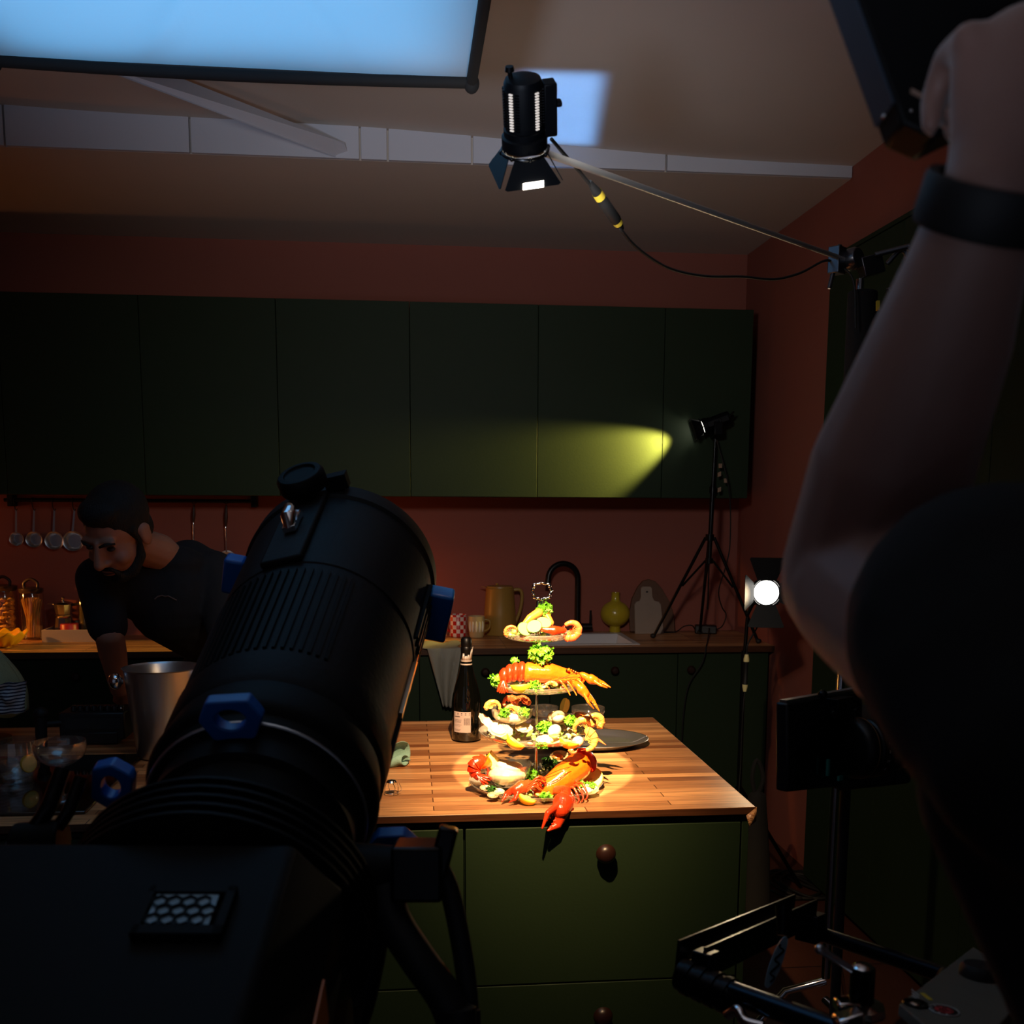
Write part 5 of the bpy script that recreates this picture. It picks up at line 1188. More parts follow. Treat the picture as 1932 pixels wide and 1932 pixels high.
# white tray box, moka pot, spice mill, red tin
wa, wb = B(80, 1212), B(192, 1212); tz = .911; TRW = mat('white_tray', (178, 164, 158), .7, nz=.05, ns=30)
x0, x1, y0, y1 = wa.x, wb.x+.05, wa.y-.005, wa.y+.17
t = thing('serving_box', 'white wooden tray box holding the moka pot and spices', 'box', ((x0+x1)/2, (y0+y1)/2, tz)); H_ = .058
b = MB(); b.box(x0, x1, y0, y1, tz, tz+.008); b.box(x0, x1, y0, y0+.008, tz+.008, tz+H_); b.box(x0, x1, y1-.008, y1, tz+.008, tz+H_); b.box(x0, x0+.008, y0+.008, y1-.008, tz+.008, tz+H_); b.box(x1-.008, x1, y0+.008, y1-.008, tz+.008, tz+H_)
part('box', b, TRW, t, bevel=.001)
c = V((at(122,1190,y=y0+.09).x, y0+.09, tz+.0085)); mh = lambda py: at(122, py, y=y0+.09).z-c.z
t = thing('moka_pot', 'shiny moka coffee pot standing in the white tray box', 'moka pot', c); ALU = mat('polished_aluminium', (200,196,190), .18, 1)
hs = [mh(1190), mh(1165), mh(1160), mh(1140)]
b = MB(); b.lathe([(0,0),(.046,.0),(.048,.004),(.036,hs[1])], 8, c, a0=.4); b.lathe([(.036,hs[1]),(.038,hs[1]+.003),(.038,hs[2]),(.034,hs[2]+.004),(.042,hs[3]),(.046,hs[3]+.002)], 8, c, a0=.4); part('body', b, ALU, t)
b = MB(); b.lathe([(.047,hs[3]),(.040,hs[3]+.008),(.012,hs[3]+.016),(.0,hs[3]+.017)], 8, c, a0=.4); b.lathe([(.006,hs[3]+.016),(.005,hs[3]+.024),(.009,hs[3]+.034),(.0,hs[3]+.037)], 12, c); part('lid', b, ALU, t)
b = MB(); b.tube([c+V((.042,-.01,hs[3]-.002)), c+V((.085,-.015,hs[3]+.004)), c+V((.090,-.015,hs[3]-.03)), c+V((.078,-.012,hs[2]-.02))], [.007,.008,.009,.008], 10); part('handle', b, RUBBER, t)
b = MB(); b.prism([c+V((-.040,-.016,hs[3]+.002)), c+V((-.068,-.01,hs[3]+.002)), c+V((-.040,.004,hs[3]+.002)), c+V((-.036,-.006,hs[3]-.04))], (0,0,.002)); part('spout', b, ALU, t)
cz_ = c
c = V((at(132,1190,y=y0+.055).x, y0+.055, tz+.0085)); b = MB(); b.lathe([(0,0),(.040,0),(.041,.004),(.041,.070),(.038,.074),(0,.074)], 36, c)
t = thing('round_tin', 'round red tin just showing over the tray rim by the moka pot', 'tin', c); part('tin', b, mat('red_enamel', (176, 40, 48), .4), t)
c = V((at(163,1190,y=y0+.08).x, y0+.08, tz+.0085)); hh = at(163,1122,y=y0+.08).z-c.z; hg = at(163,1190,y=y0+.08).z-c.z
t = thing('spice_jar', 'tall glass spice jar of dried herbs in the white tray box', 'jar', c)
part('glass', MB().lathe([(0,.002),(.029,.002),(.030,.006),(.030,hh-.03),(.026,hh-.02),(.028,.008),(0,.006)], 36, c), JG, t)
part('cap', MB().lathe([(.027,hh-.03),(.028,hh-.022),(.026,hh),(0,hh+.002)], 30, c), ALU, t)
b = MB(); b.lathe([(0,.007),(.0265,.007),(.0265,hh*.72),(.02,hh*.74),(0,hh*.75)], 30, c); solo('dried_herbs', 'dried green herbs filling the tall spice jar', 'herbs', b, mat('dried_herbs', (104, 98, 48), .9, nz=.6, ns=260, bump=.5, bs=400), kind='stuff')
c = V((at(150,1180,y=y0+.12).x, y0+.12, tz+.0085)); solo('salt_cellar', 'small pale stone pot behind the spice jar', 'pot', MB().lathe([(0,0),(.022,0),(.028,.02),(.026,.06),(.018,.082),(0,.085)], 28, c), mat('pale_stone', (168, 150, 124), .8, nz=.15, ns=60))
# wavy yellow bowl at the worktop front
c = B(2, 1222); YB = mat('amber_glass', (226, 172, 34), .25, nz=.15, ns=40)
t = thing('ruffled_bowl', 'ruffled amber yellow bowl at the left frame edge', 'bowl', c)
def ruff(u, v):
    a = 2*math.pi*v; r = .03+.072*u; return c+V((math.cos(a)*r*(1+.05*math.sin(11*a)*u), math.sin(a)*r*(1+.05*math.sin(11*a)*u)+.03, .004+.062*u*u+.008*math.sin(11*a)*u))
b = MB(); b.grid(ruff, 14, 110); b.lathe([(0,.004),(.03,.004),(.032,0),(0,0)], 30, c+V((0,.03,0))); part('bowl', b, YB, t, solid=.002)

# ---------------------------------------------------------------- left end of the island
I_ = lambda px, py: at(px, py, z=.862)
x0, x1, y0, y1 = I_(-60,1430).x-.3, I_(272,1428).x, 2.33, I_(200,1427).y
HOB = mat('black_hob_glass', (5, 5, 6), .06, spec=.6, coat=.5)
b = MB().box(x0, x1, y0, y1, .8605, .868); solo('induction_hob', 'glossy black glass hob set on the left end of the island', 'hob', b, HOB, loc=((x0+x1)/2,(y0+y1)/2,.8605), bevel=.002)
# tumbler and coupe
c = at(34, 1472, z=.8685); t = thing('tumbler', 'round-bellied water tumbler with a lemon slice on the black hob', 'glass', c); hh = at(34,1396,y=c.y).z-c.z
part('glass', MB().lathe([(0,.008),(.032,.008),(.036,.002),(.038,.004),(.052,.028),(.054,.046),(.050,hh*.75),(.047,hh),(.0455,hh),(.0485,hh*.75),(.0525,.046),(.050,.030),(.034,.012),(0,.012)], 48, c), THIN, t)
lemon_disc('thin lemon slice inside the water tumbler', c+V((.032,-.012,.045)), (.75,-.5,.1), .022)
c = at(118, 1507, z=.8685); sh = at(112,1447,y=c.y).z-c.z; hr = at(112,1398,y=c.y).z-c.z
gloss_dish('coupe_glass', 'empty stemmed coupe glass on the black hob beside the tumbler', c, .060, hr-sh, sh)
# ice bucket
c = I_(312, 1424); hb_ = at(312,1258,y=c.y).z-c.z
t = thing('ice_bucket', 'steel champagne bucket with ball handles behind the big lamp', 'bucket', c); kx = c.y/1935
part('bucket', MB().lathe([(0,.004),(.066,.004),(.070,0),(.074,.004),(.090,hb_*.6),(.101,hb_-.004),(.106,hb_),(.103,hb_),(.098,hb_-.006),(.087,hb_*.6),(.070,.010),(0,.010)], 60, c), STEEL, t)
b = MB(); q = c+V((-.100,-.02,hb_-.034)); b.ell(q+V((-.018,-.008,0)), (.019,.019,.024)); b.cone(q, .010, q+V((-.01,-.004,0)), .012); part('ball_handle', b, CHROME, t)
b = MB(); q = c+V((.100,-.02,hb_-.034)); b.ell(q+V((.018,-.008,0)), (.019,.019,.024)); b.cone(q, .010, q+V((.01,-.004,0)), .012); part('ball_handle', b, CHROME, t)
# black control box with a row of knobs
c = I_(176, 1404); z0, z1 = .862, at(176,1345,y=c.y).z; xa, xb = at(112,1390,y=c.y).x, at(236,1390,y=c.y).x
t = thing('control_box', 'black electronic control box with a row of knobs on top', 'control box', ((xa+xb)/2, c.y+.05, z0))
b = MB(); b.box(xa, xb, c.y, c.y+.13, z0+.012, z1); cs = part('case', b, BLACK, t, bevel=.005)
part('front_panel', MB().box(xa+.018, xb-.012, c.y-.003, c.y+.001, z0+.045, z1-.015), mat('panel_grey', (30, 33, 36), .4), cs)
for k in range(8):
    x = xa+.035+(xb-xa-.05)*k/7; b = MB(); b.lathe([(.009,0),(.0095,.008),(.007,.016),(0,.017)], 14, (x, c.y+.03, z1)); part('control_knob', b, mat('glossy_knob', (34, 34, 36), .15), cs)
b = MB(); b.box(xa+.02, xb-.02, c.y-.004, c.y+.06, z0, z0+.035); part('base', b, BLACK, t, bevel=.003)
b = MB(); b.ell((at(224,1326,y=c.y).x, c.y+.02, z1+.008), .004); part('indicator', b, CHROME, cs)
q0, q1 = at(77,1388,y=c.y-.02), at(77,1346,y=c.y-.02); q0.z = .862
b = MB(); b.cone(q0, .016, q1, .016); b.ell(q1, (.020,.020,.018)); b.tube([q1.lerp(q0,.35), V((xa+.01, c.y+.01, q1.lerp(q0,.35).z))], .009, 10); part('side_grip', b, RUBBER, t)
# cloths at the left frame edge
cc = I_(-30, 1400)
t = thing('wooden_stand', 'small wooden cloth stand at the left frame edge', 'stand', cc)
zt = at(10,1345,y=cc.y).z
b = MB(); b.lathe([(0,0),(.075,0),(.075,.012),(.02,.016),(.018,zt-.87),(.085,zt-.862),(.085,zt-.85),(0,zt-.85)], 36, cc+V((0,0,0))); part('body', b, mat('stand_wood', (120, 74, 46), .5, nz=.2, ns=30), t)
def drape(px0, px1, py0, py1, Y, seed, w=.02):
    A, Bq, Cq, D_ = at(px0,py0,y=Y), at(px1,py0,y=Y), at(px0,py1,y=Y), at(px1,py1,y=Y)
    def f(u, v):
        p = A.lerp(Bq,u).lerp(Cq.lerp(D_,u), v); a = math.pi*u*.95
        return p+V((0, -.055*math.sin(a)+.02*noise.noise(V((u*4,v*3,seed)))+.008*math.sin(20*u+5*v), .012*noise.noise(V((u*3,v*2,seed+9)))))
    return f
Yc = cc.y
def green(u, v):
    a = 2*math.pi*u; px = 6+44*math.sin(min(1,v*1.5)*math.pi/2)*math.cos(a)*(1-.1*v); 
    base = at(4, 1226+118*v, y=Yc); r = (.005+.075*math.sin(min(1,v*1.3)*math.pi/2))
    return V((base.x-.02+r*math.cos(a)*(1+.12*math.sin(5*a)*v), Yc+r*math.sin(a)*(1+.12*math.sin(5*a)*v), base.z+.006*math.sin(3*a)))
b = MB().grid(green, 60, 24); solo('tea_towel', 'pale green tea towel draped in a heap at the left frame edge', 'towel', b, mat('pale_green_cloth', (172, 176, 132), .9, bump=.3, bs=200), solid=.003)
m = bpy.data.materials.new('striped_cloth'); m.use_nodes = True; n_ = m.node_tree; pb = n_.nodes['Principled BSDF']; pb.inputs['Roughness'].default_value = .9
g_ = n_.nodes.new('ShaderNodeNewGeometry'); wv = n_.nodes.new('ShaderNodeTexWave'); wv.bands_direction = 'Z'; wv.inputs['Scale'].default_value = 34; wv.inputs['Distortion'].default_value = 1.5
rp = n_.nodes.new('ShaderNodeValToRGB'); rp.color_ramp.elements[0].color = (*lin((40,50,74)),1); rp.color_ramp.elements[1].color = (*lin((190,194,200)),1); rp.color_ramp.elements[0].position = .35; rp.color_ramp.elements[1].position = .5
n_.links.new(g_.outputs['Position'], wv.inputs['Vector']); n_.links.new(wv.outputs['Fac'], rp.inputs[0]); n_.links.new(rp.outputs[0], pb.inputs['Base Color'])
b = MB().grid(drape(-40, 50, 1284, 1342, Yc-.062, 5), 30, 20); solo('striped_napkin', 'navy and white striped napkin hanging under the green towel', 'napkin', b, m, solid=.003)
# dark bag behind the island corner and cables on the floor
q = at(1432, 1690, y=3.5); t = thing('sandbag', 'black sandbag hanging behind the right end of the island', 'sandbag', (at(1425,1640,y=3.45).x, 3.45, 0))
x = at(1428,1640,y=3.45).x
b = MB(); b.chain([(x-.0,3.45,.08), (x-.005,3.45,.30), (x-.01,3.45,.52)], [.055,.05,.035]); b.ell((x,3.45,.06), (.075,.06,.055)); blob('bag', b, MATTE, t, .012, 4)
b = MB(); b.tube(bez([(x-.012,3.45,.52), (x-.03,3.45,.60), (x-.012,3.46,.66), (x+.01,3.45,.60), (x-.008,3.45,.53)], 5), .008, 8); part('strap', b, MATTE, t)
for k in range(3):
    p = at(1480+k*20, 1670, z=.012); cable('floor_cable', ['black cable coiled on the floor by the sandbag', 'black cable looping on the floor by the terracotta wall', 'black cable trailing along the floor under the slider'][k], [p+V((-.15+.1*k,-.1,0)), p+V((-.05,.12,0)), p+V((.1,.1,0)), p+V((.12,-.08,0)), p+V((-.02,-.14,.0)), p+V((-.1,.02,.012)), p+V((.05,.16,0)), p+V((.16,-.2+.1*k,0))], .006)
# ================================================================ PEOPLE
SKIN = mat('skin', (176, 122, 100), .55, nz=.10, ns=30, sss=.08)
SKIN2 = mat('arm_skin', (140, 104, 93), .6, nz=.08, ns=40, sss=.05, sheen=.25)
HAIR = mat('black_hair', (9, 7, 7), .7, bump=.5, bs=260, stretch=(1,1,.3))
NAVY = mat('navy_shirt', (10, 12, 20), .9, bump=.15, bs=40)
BLK = mat('black_shirt', (7, 7, 8), .95, bump=.15, bs=30)
TROU = mat('dark_trousers', (18, 19, 24), .9)
SHOE = mat('dark_shoe', (14, 13, 13), .6)
EYEW = mat('eye', (60, 44, 38), .3)
def mat3(f, up=(0,0,1)):
    y = V(f).normalized(); x = y.cross(V(up)).normalized(); z = x.cross(y); return Matrix((x,y,z)).transposed()
def head_prims(b, c, R_, s=1.0):
    E = lambda p, r: b.ell(c+R_ @ V(p)*s, tuple(q*s for q in r), 18, 12, R_)
    K = lambda p, r, q, r2: b.cap(c+R_ @ V(p)*s, r*s, c+R_ @ V(q)*s, r2*s)
    E((0,-.012,.030), (.074,.094,.088)); E((0,.030,-.030), (.061,.064,.084)); E((0,.046,-.088), (.040,.038,.028))
    K((0,.090,.012), .009, (0,.111,-.030), .014); E((-.012,.096,-.034), (.010,.010,.009)); E((.012,.096,-.034), (.010,.010,.009))
    K((-.042,.076,.026), .010, (.042,.076,.026), .010); K((0,.088,.024), .008, (0,.09,.0), .008)
    for q in (-1, 1):
        E((q*.077,-.012,-.008), (.010,.022,.034)); E((q*.080,-.016,.006), (.008,.018,.018)); E((q*.040,.062,-.032), (.022,.022,.022))
    E((0,.088,-.060), (.024,.011,.006)); E((0,.088,-.070), (.021,.012,.007))
def face_parts(t, body, c, R_, s, beard=True):
    L = lambda p: c+R_ @ V(p)*s
    for q in (-1, 1):
        b = MB(); b.ell(L((q*.032,.079,.006)), (.0125*s,.0095*s,.006*s), 12, 8, R_); part('eye', b, EYEW, t)
        b = MB(); b.tube([L((q*.014,.096,.022)), L((q*.032,.094,.029)), L((q*.052,.078,.024))], [.0035*s,.0048*s,.0025*s], 8); part('eyebrow', b, HAIR, t)
    b = MB(); b.tube([L((-.020,.095,-.0655)), L((0,.1005,-.065)), L((.020,.095,-.0655))], [.001*s,.002*s,.001*s], 6); part('mouth', b, mat('mouth_dark', (70,30,28), .6), t)
    b = MB(); b.ell(L((0,-.022,.046)), (.081*s,.096*s,.086*s), 20, 14, R_); b.ell(L((0,.030,.088)), (.060*s,.050*s,.038*s), 16, 10, R_); b.ell(L((0,-.05,-.01)), (.070*s,.055*s,.06*s), 16, 10, R_)
    for q in (-1, 1): b.cap(L((q*.070,.020,.03)), .010*s, L((q*.072,.012,-.02)), .006*s)
    blob('hair', b, HAIR, t, .005, 3)
    if beard:
        b = MB(); b.ell(L((0,.045,-.094)), (.047*s,.047*s,.028*s), 16, 10, R_); b.cap(L((-.021,.096,-.052)), .006*s, L((.021,.096,-.052)), .006*s)
        for q in (-1, 1):
            b.chain([L((q*.071,.012,-.015)), L((q*.064,.022,-.055)), L((q*.044,.052,-.086)), L((q*.018,.078,-.092))], [.006*s,.014*s,.018*s,.016*s]); b.cap(L((q*.022,.094,-.054)), .005*s, L((q*.030,.080,-.082)), .010*s)
        blob('beard', b, HAIR, t, .0035, 3)
def fingers(b, W, R_, curl, s=1.0, mirror=1, spread=.0):
    "palm and five fingers; R_ columns: x across the knuckles, y along the hand, z out of the back of the hand"
    P = lambda p: W+R_ @ V((p[0]*mirror, p[1], p[2]))*s
    b.chain([P((0,-.01,0)), P((-.004,.04,0)), P((-.004,.075,0))], [.027*s,.031*s,.030*s])
    b.cap(P((-.022,.03,0)), .017*s, P((-.027,.082,.002)), .013*s); b.cap(P((.012,.03,0)), .017*s, P((.026,.078,.0)), .012*s)
    for k, (x, y, ln) in enumerate(((-.030,.086,(.042,.026,.020)), (-.010,.092,(.046,.030,.021)), (.010,.089,(.043,.028,.020)), (.029,.080,(.034,.022,.018)))):
        a = 0; p = P((x,y,.004)); d0 = V((x*spread,1,0)); rr = [.0100,.0092,.0084,.0072]
        for j in range(3):
            a += curl[j]; dd = R_ @ V((d0.x*mirror, math.cos(a), -math.sin(a))).normalized(); q = p+dd*ln[j]*s; b.cap(p, rr[j]*s, q, rr[j+1]*s, 10); p = q
    p = P((-.030,.020,-.006)); q = P((-.052,.052,-.022)); e = P((-.046,.080,-.040)); b.chain([p, q, e], [.015*s,.0115*s,.0095*s])
def hit(o, px, py):
    r = (RT*((px-966)/FPX)+UP*((PY0-py)/FPX)+FW).normalized(); off = wloc(o)
    ok, p, n, i = o.ray_cast(O-off, r); return (p+off, n) if ok else None

# ---------------------------------------------------------------- the man bending over the far side of the island
A = lambda x, y, Y: at(x, y, y=Y)
PX, PYm = -.60, 3.66
t = thing('person', 'bearded person in a dark navy t-shirt bending over the island', 'person', (PX, PYm, 0))
Hc = A(222, 1004, 2.98); Rh = mat3((-.34,-.74,-.56), (-.10,-.42,1))
shR, shL = A(186,1092,3.08), A(404,1082,3.26); neck = A(300,1042,3.16)
hipR, hipL = V((PX-.09,PYm-.02,.93)), V((PX+.09,PYm-.02,.93)); chest = (shR+shL)/2+V((.03,.06,-.08))
elR, wrR = A(206,1196,3.00), A(226,1300,3.17); elL, wrL = A(432,1205,3.10), A(372,1330,3.02)
b = MB(); head_prims(b, Hc, Rh, 1.04)
b.chain([Hc+Rh @ V((0,-.03,-.06)), neck, chest+V((0,.05,.06))], [.052,.056,.08])
b.chain([chest, V((PX-.01,PYm-.14,1.12)), V((PX,PYm-.03,.98))], [.125,.125,.13]); b.cap(shR, .052, chest, .10); b.cap(shL, .055, chest, .10)
b.chain([shR, elR, elR.lerp(wrR,.3), wrR], [.052,.041,.040,.028]); b.chain([shL, elL, elL.lerp(wrL,.3), wrL], [.054,.042,.040,.028])
for h in (hipR, hipL):
    x = h.x*1.0; b.chain([h, V((x,PYm+.02,.50)), V((x,PYm+.05,.10)), V((x,PYm-.07,.05))], [.085,.055,.042,.038])
d = (wrR-elR).normalized(); Rm = Matrix((d.cross(V((0,-1,0))).normalized(), d, d.cross(V((0,-1,0))).normalized().cross(d))).transposed()
fingers(b, wrR, Rm, (.45,.6,.5), .72)
d = (wrL-elL).normalized(); Rm = Matrix((d.cross(V((0,-1,0))).normalized(), d, d.cross(V((0,-1,0))).normalized().cross(d))).transposed()
fingers(b, wrL, Rm, (.35,.5,.4), .95, -1)
body = blob('body', b, SKIN, t, .0048, 3)
face_parts(t, body, Hc, Rh, 1.04)
b = MB()
b.chain([chest, V((PX-.01,PYm-.14,1.12)), V((PX,PYm-.03,.96))], [.140,.140,.143]); b.cap(shR, .066, chest, .115); b.cap(shL, .070, chest, .118); b.cap(chest+V((.03,.09,.10)), .085, V((PX+.02,PYm-.10,1.2)), .12)
b.ell(neck+V((.03,.05,-.035)), (.095,.085,.055)); b.cap(shL, .072, chest+V((.06,.10,.08)), .085)
b.chain([shR, shR.lerp(elR,.5), shR.lerp(elR,.85)], [.066,.060,.057]); b.chain([shL, elL, elL.lerp(wrL,.10)], [.068,.060,.057])
sh_ = blob('t_shirt', b, NAVY, t, .008, 4)
b = MB()
for h in (hipR, hipL): b.chain([h+V((0,0,.05)), h, V((h.x,PYm+.02,.50)), V((h.x,PYm+.05,.08))], [.10,.10,.075,.06])
b.cap(hipR+V((0,0,.06)), .10, hipL+V((0,0,.06)), .10); blob('trousers', b, TROU, t, .012, 3)
for h in (hipR, hipL):
    b = MB(); b.chain([V((h.x,PYm+.06,.045)), V((h.x,PYm-.06,.042)), V((h.x,PYm-.16,.034))], [.044,.046,.034]); blob('shoe', b, SHOE, t, .008, 2)
pts = [hit(sh_, x, y) for x, y in ((292,1131),(298,1126),(306,1124),(312,1126),(318,1125),(326,1129),(334,1133))]
pts = [p[0]+V((0,-.003,.001)) for p in pts if p]
if len(pts) > 3: part('chest_print', MB().tube(pts, .0022, 8), mat('shirt_print', (96, 80, 74), .8), t, label='small pale arc printed on the chest')

# ---------------------------------------------------------------- the camera operator at the right, arm raised
sX = cp(2000, 1405, .45); El = cp(1614, 1092, .655); Wr = cp(1868, 372, .525); mid = cp(1682, 880, .61)
tc_ = cp(2570, 1500, .52); tx, ty = tc_.x, tc_.y
t = thing('person', 'person in a black t-shirt raising a bare arm to hold a black device', 'person', (tx, ty, 0))
hx = V((tx, ty, .95)); sR = V((tx+(tx-sX.x)*.95, ty+.03, sX.z)); ch = V((tx, ty, 1.27))
b = MB(); Rh = mat3((-.1,1,-.1)); Hc = V((tx, ty+.02, 1.655)); head_prims(b, Hc, Rh, 1.02)
b.chain([Hc+V((0,-.02,-.07)), V((tx,ty-.01,1.47))], [.055,.062])
b.chain([V((tx,ty,1.40)), ch, V((tx,ty,1.1)), hx], [.105,.125,.12,.125]); b.cap(sX, .045, V((tx,ty,1.38)), .085); b.cap(sR, .06, V((tx,ty,1.38)), .085)
b.chain([sX, El.lerp(sX,.45), El.lerp(sX,.12), El, mid, cp(1774,645,.57), cp(1832,470,.54), Wr], [.046,.049,.050,.0475,.0475,.0385,.0300,.0265])
b.ell(El+(El-sX).normalized()*.004, (.044,.044,.044))
eR, wR = sR+V((.06,-.03,-.29)), sR+V((.05,.12,-.50)); b.chain([sR, eR, eR.lerp(wR,.3), wR], [.058,.045,.043,.029])
Rm = mat3((wR-eR).normalized(), (1,0,.1)); fingers(b, wR, Rm, (.4,.6,.4))
for q in (-1, 1): b.chain([V((tx+q*.10,ty,.92)), V((tx+q*.11,ty+.02,.50)), V((tx+q*.11,ty-.03,.10)), V((tx+q*.12,ty+.09,.05))], [.09,.058,.044,.04])
# raised hand closed on the edge of the device
hy = (cp(1905,170,.525)-Wr).normalized(); hz_ = -FW; hz_ = (hz_-hy*hz_.dot(hy)).normalized(); hx_ = hy.cross(hz_)
Rm = Matrix((hx_, hy, hz_)).transposed(); fingers(b, Wr+hy*.004, Rm, (1.35,1.2,.8), .90, -1, 0)
body = blob('body', b, SKIN2, t, .0042, 4)
face_parts(t, body, Hc, Rh, 1.02, False)
b = MB(); b.chain([V((tx,ty,1.41)), ch, V((tx,ty,1.1)), V((tx,ty,.92))], [.125,.150,.148,.150]); b.cap(sX, .060, V((tx,ty,1.38)), .11); b.cap(sR, .085, V((tx,ty,1.38)), .11)
so = cp(1885,1190,.51); b.chain([sX, so.lerp(sX,.5), so], [.061,.070,.075]); b.chain([sR, sR.lerp(eR,.5)], [.080,.068])
sl_ = cp(1940,1340,.50); b.cap(sl_, .055, V((tx, ty, 1.25)), .10); b.cap(cp(1908,1490,.55), .050, V((tx,ty+.02,1.15)), .08)
ts = blob('t_shirt', b, BLK, t, .009, 4)
b = MB(); b.cap(V((tx-.08,ty,.95)), .115, V((tx+.08,ty,.95)), .115)
for q in (-1, 1): b.chain([V((tx+q*.10,ty,.92)), V((tx+q*.11,ty+.02,.50)), V((tx+q*.11,ty-.03,.08))], [.11,.078,.062])
blob('trousers', b, TROU, t, .012, 3)
for q in (-1, 1):
    b = MB(); b.chain([V((tx+q*.115,ty-.04,.046)), V((tx+q*.118,ty+.07,.044)), V((tx+q*.122,ty+.17,.034))], [.045,.047,.034]); blob('shoe', b, SHOE, t, .008, 2)
b = MB(); wa = (Wr-cp(1832,470,.54)).normalized(); wc = Wr.lerp(cp(1832,470,.54), .16)
b.lathe([(.0285,-.012),(.0335,-.0125),(.0345,-.010),(.0345,.010),(.0335,.0125),(.0285,.012)], 44, wc, wa)
ws = solo('wrist_strap', 'black wrist band on the raised arm, its loose strap end hanging', 'wrist band', b, RUBBER, loc=wc)
b = MB(); b.obox(cp(1768,430,.545), (UP*-1+RT*-.42), FW, RT, .020, .004, .0022); part('strap_end', b, RUBBER, ws, bevel=.001)
# the device in the hand
DEV = mat('device_black', (5, 5, 6), .6, spec=.2); EDGE_LIGHT = mat('device_edge_light', (52, 62, 74), .45, .2)
fp = [(1588,-90),(1690,192),(1704,232),(1764,259),(1990,150),(1990,-90)]
F0 = [cp(x,y,.585) for x, y in fp]
t = thing('handheld_light', 'black handheld device with a blue-lit edge held up at the top right', 'device', cp(1750,150,.6))
b = MB(); b.prism(F0, FW*.030); part('case', b, DEV, t, bevel=.002)
b = MB(); q0, q1 = F0[0]-RT*.0016, F0[1]-RT*.0016; b.prism([q0+FW*.001, q1+FW*.001, q1+FW*.029, q0+FW*.029], RT*.0014); part('edge_light_strip', b, EDGE_LIGHT, t, label='edge strip coloured grey-blue as if lit by the softbox')  # softbox light on the case edge is put into this strip's colour
b = MB(); b.ell(cp(1668,219,.59), .0011); b.ell(cp(1719,210,.584), .0009); part('screw', b, CHROME, t)
b = MB(); b.obox(cp(1728,176,.584), RT+UP*-.5, UP, FW, .0032, .0010, .001); part('label_mark', b, mat('tan_mark', (150, 120, 104), .6), t)
# ================================================================ LIGHT AND CAMERA
def light(name, kind, loc, energy, col, target=None, **k):
    d = bpy.data.lights.new(name, kind); d.energy = energy; d.color = lin(col)
    for a, v in k.items(): setattr(d, a, v)
    o = bpy.data.objects.new(name, d); C.objects.link(o); o.location = loc
    if target is not None: o.rotation_euler = (V(target)-V(loc)).to_track_quat('-Z', 'Y').to_euler()
    return o
R = math.radians
# the small fresnel over the island
light('key_beam', 'SPOT', LENS, 430, (255, 216, 158), KEYT, spot_size=R(17), spot_blend=.05, shadow_soft_size=.007)
light('key_wide', 'SPOT', LENS, 70, (255, 210, 155), KEYT, spot_size=R(82), spot_blend=1, shadow_soft_size=.012)
light('key_spill', 'SPOT', LENS, 235, (255, 205, 145), KEYT, spot_size=R(41), spot_blend=1, shadow_soft_size=.012)
# softbox lamp
light('softbox_lamp', 'AREA', SOFT_C+V((0,0,.10)), SOFT_P, (104, 182, 242), SOFT_C, shape='RECTANGLE', size=SOFT_X*.94, size_y=SOFT_Y*.94)
# lamp on the worktop tripod grazing the cupboard doors
light('door_beam', 'SPOT', BEAM_O, 190, (255, 218, 104), BEAM_T, spot_size=R(50), spot_blend=.75, shadow_soft_size=.01)
# lamp behind the island that faces the set
light('set_lamp', 'SPOT', DISC_O, 6, (255, 222, 170), DISC_T, spot_size=R(100), spot_blend=.6, shadow_soft_size=.04)
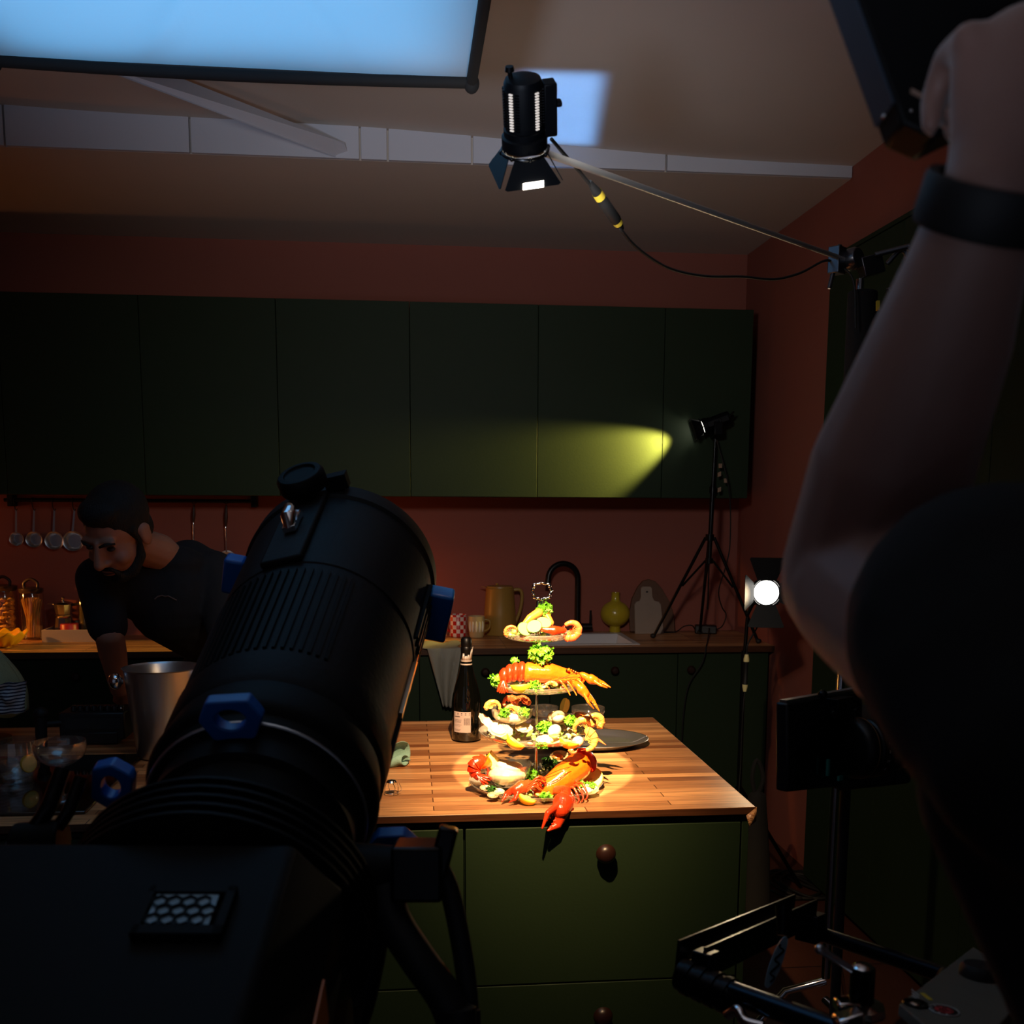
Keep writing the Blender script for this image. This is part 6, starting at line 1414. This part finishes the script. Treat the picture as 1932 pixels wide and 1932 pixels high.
# lamps beyond the left frame edge, on the back worktop
light('jar_lamp', 'SPOT', (-2.45, 4.72, 1.24), 26, (255, 160, 70), (-1.2, 5.02, .84), spot_size=R(40), spot_blend=.12, shadow_soft_size=.01)
light('jar_fill', 'POINT', (-2.5, 4.7, 1.45), 1.6, (255, 160, 100), shadow_soft_size=.1)
# small orange practical behind the big lamp
light('orange_practical', 'POINT', at(745, 1135, y=5.02), .5, (255, 120, 40), shadow_soft_size=.02)
# added area lamp hidden in the aisle, throwing a blue square on the ceiling
o = light('ceiling_patch', 'AREA', (.525, 3.66, .06), 1.1, (105, 165, 240), None, shape='RECTANGLE', size=.25, size_y=.60, spread=R(2))
o.rotation_euler = (math.pi, 0, R(-7))
# added unseen fill spot behind the camera, brightening the ceiling
light('ceiling_fill', 'SPOT', (-.62, -.9, 1.15), 260, (214, 228, 255), (-.26, 1.2, 2.80), spot_size=R(56), spot_blend=1, shadow_soft_size=.15)

# added neutral fill spot beside the boom lamp, brightening the far wall
light('wall_fill', 'SPOT', WALL_FILL_O, 42, (250, 246, 242), (.62, 5.2, 1.75), spot_size=R(92), spot_blend=.9, shadow_soft_size=.10)

w = bpy.data.worlds.new('World'); S.world = w; w.use_nodes = True
w.node_tree.nodes['Background'].inputs[0].default_value = (.02, .022, .03, 1); w.node_tree.nodes['Background'].inputs[1].default_value = 2.6

cd = bpy.data.cameras.new('Camera'); cam = bpy.data.objects.new('Camera', cd); C.objects.link(cam)
cam.matrix_world = Matrix(((RT.x, UP.x, -FW.x, 0), (RT.y, UP.y, -FW.y, 0), (RT.z, UP.z, -FW.z, EYE), (0, 0, 0, 1)))
cd.sensor_width = 36; cd.lens = FPX/1932*36; cd.shift_y = (PY0-966)/1932; cd.clip_start = .02
cd.dof.use_dof = True; cd.dof.focus_distance = 2.6; cd.dof.aperture_fstop = 9
S.camera = cam
S.view_settings.view_transform = 'Standard'; S.view_settings.look = 'None'; S.view_settings.exposure = 0; S.view_settings.gamma = 1
S.view_settings.use_curve_mapping = False
S.cycles.use_denoising = True
S.cycles.max_bounces = 8; S.cycles.transparent_max_bounces = 24; S.cycles.caustics_reflective = False; S.cycles.caustics_refractive = False
S.cycles.sample_clamp_indirect = 4
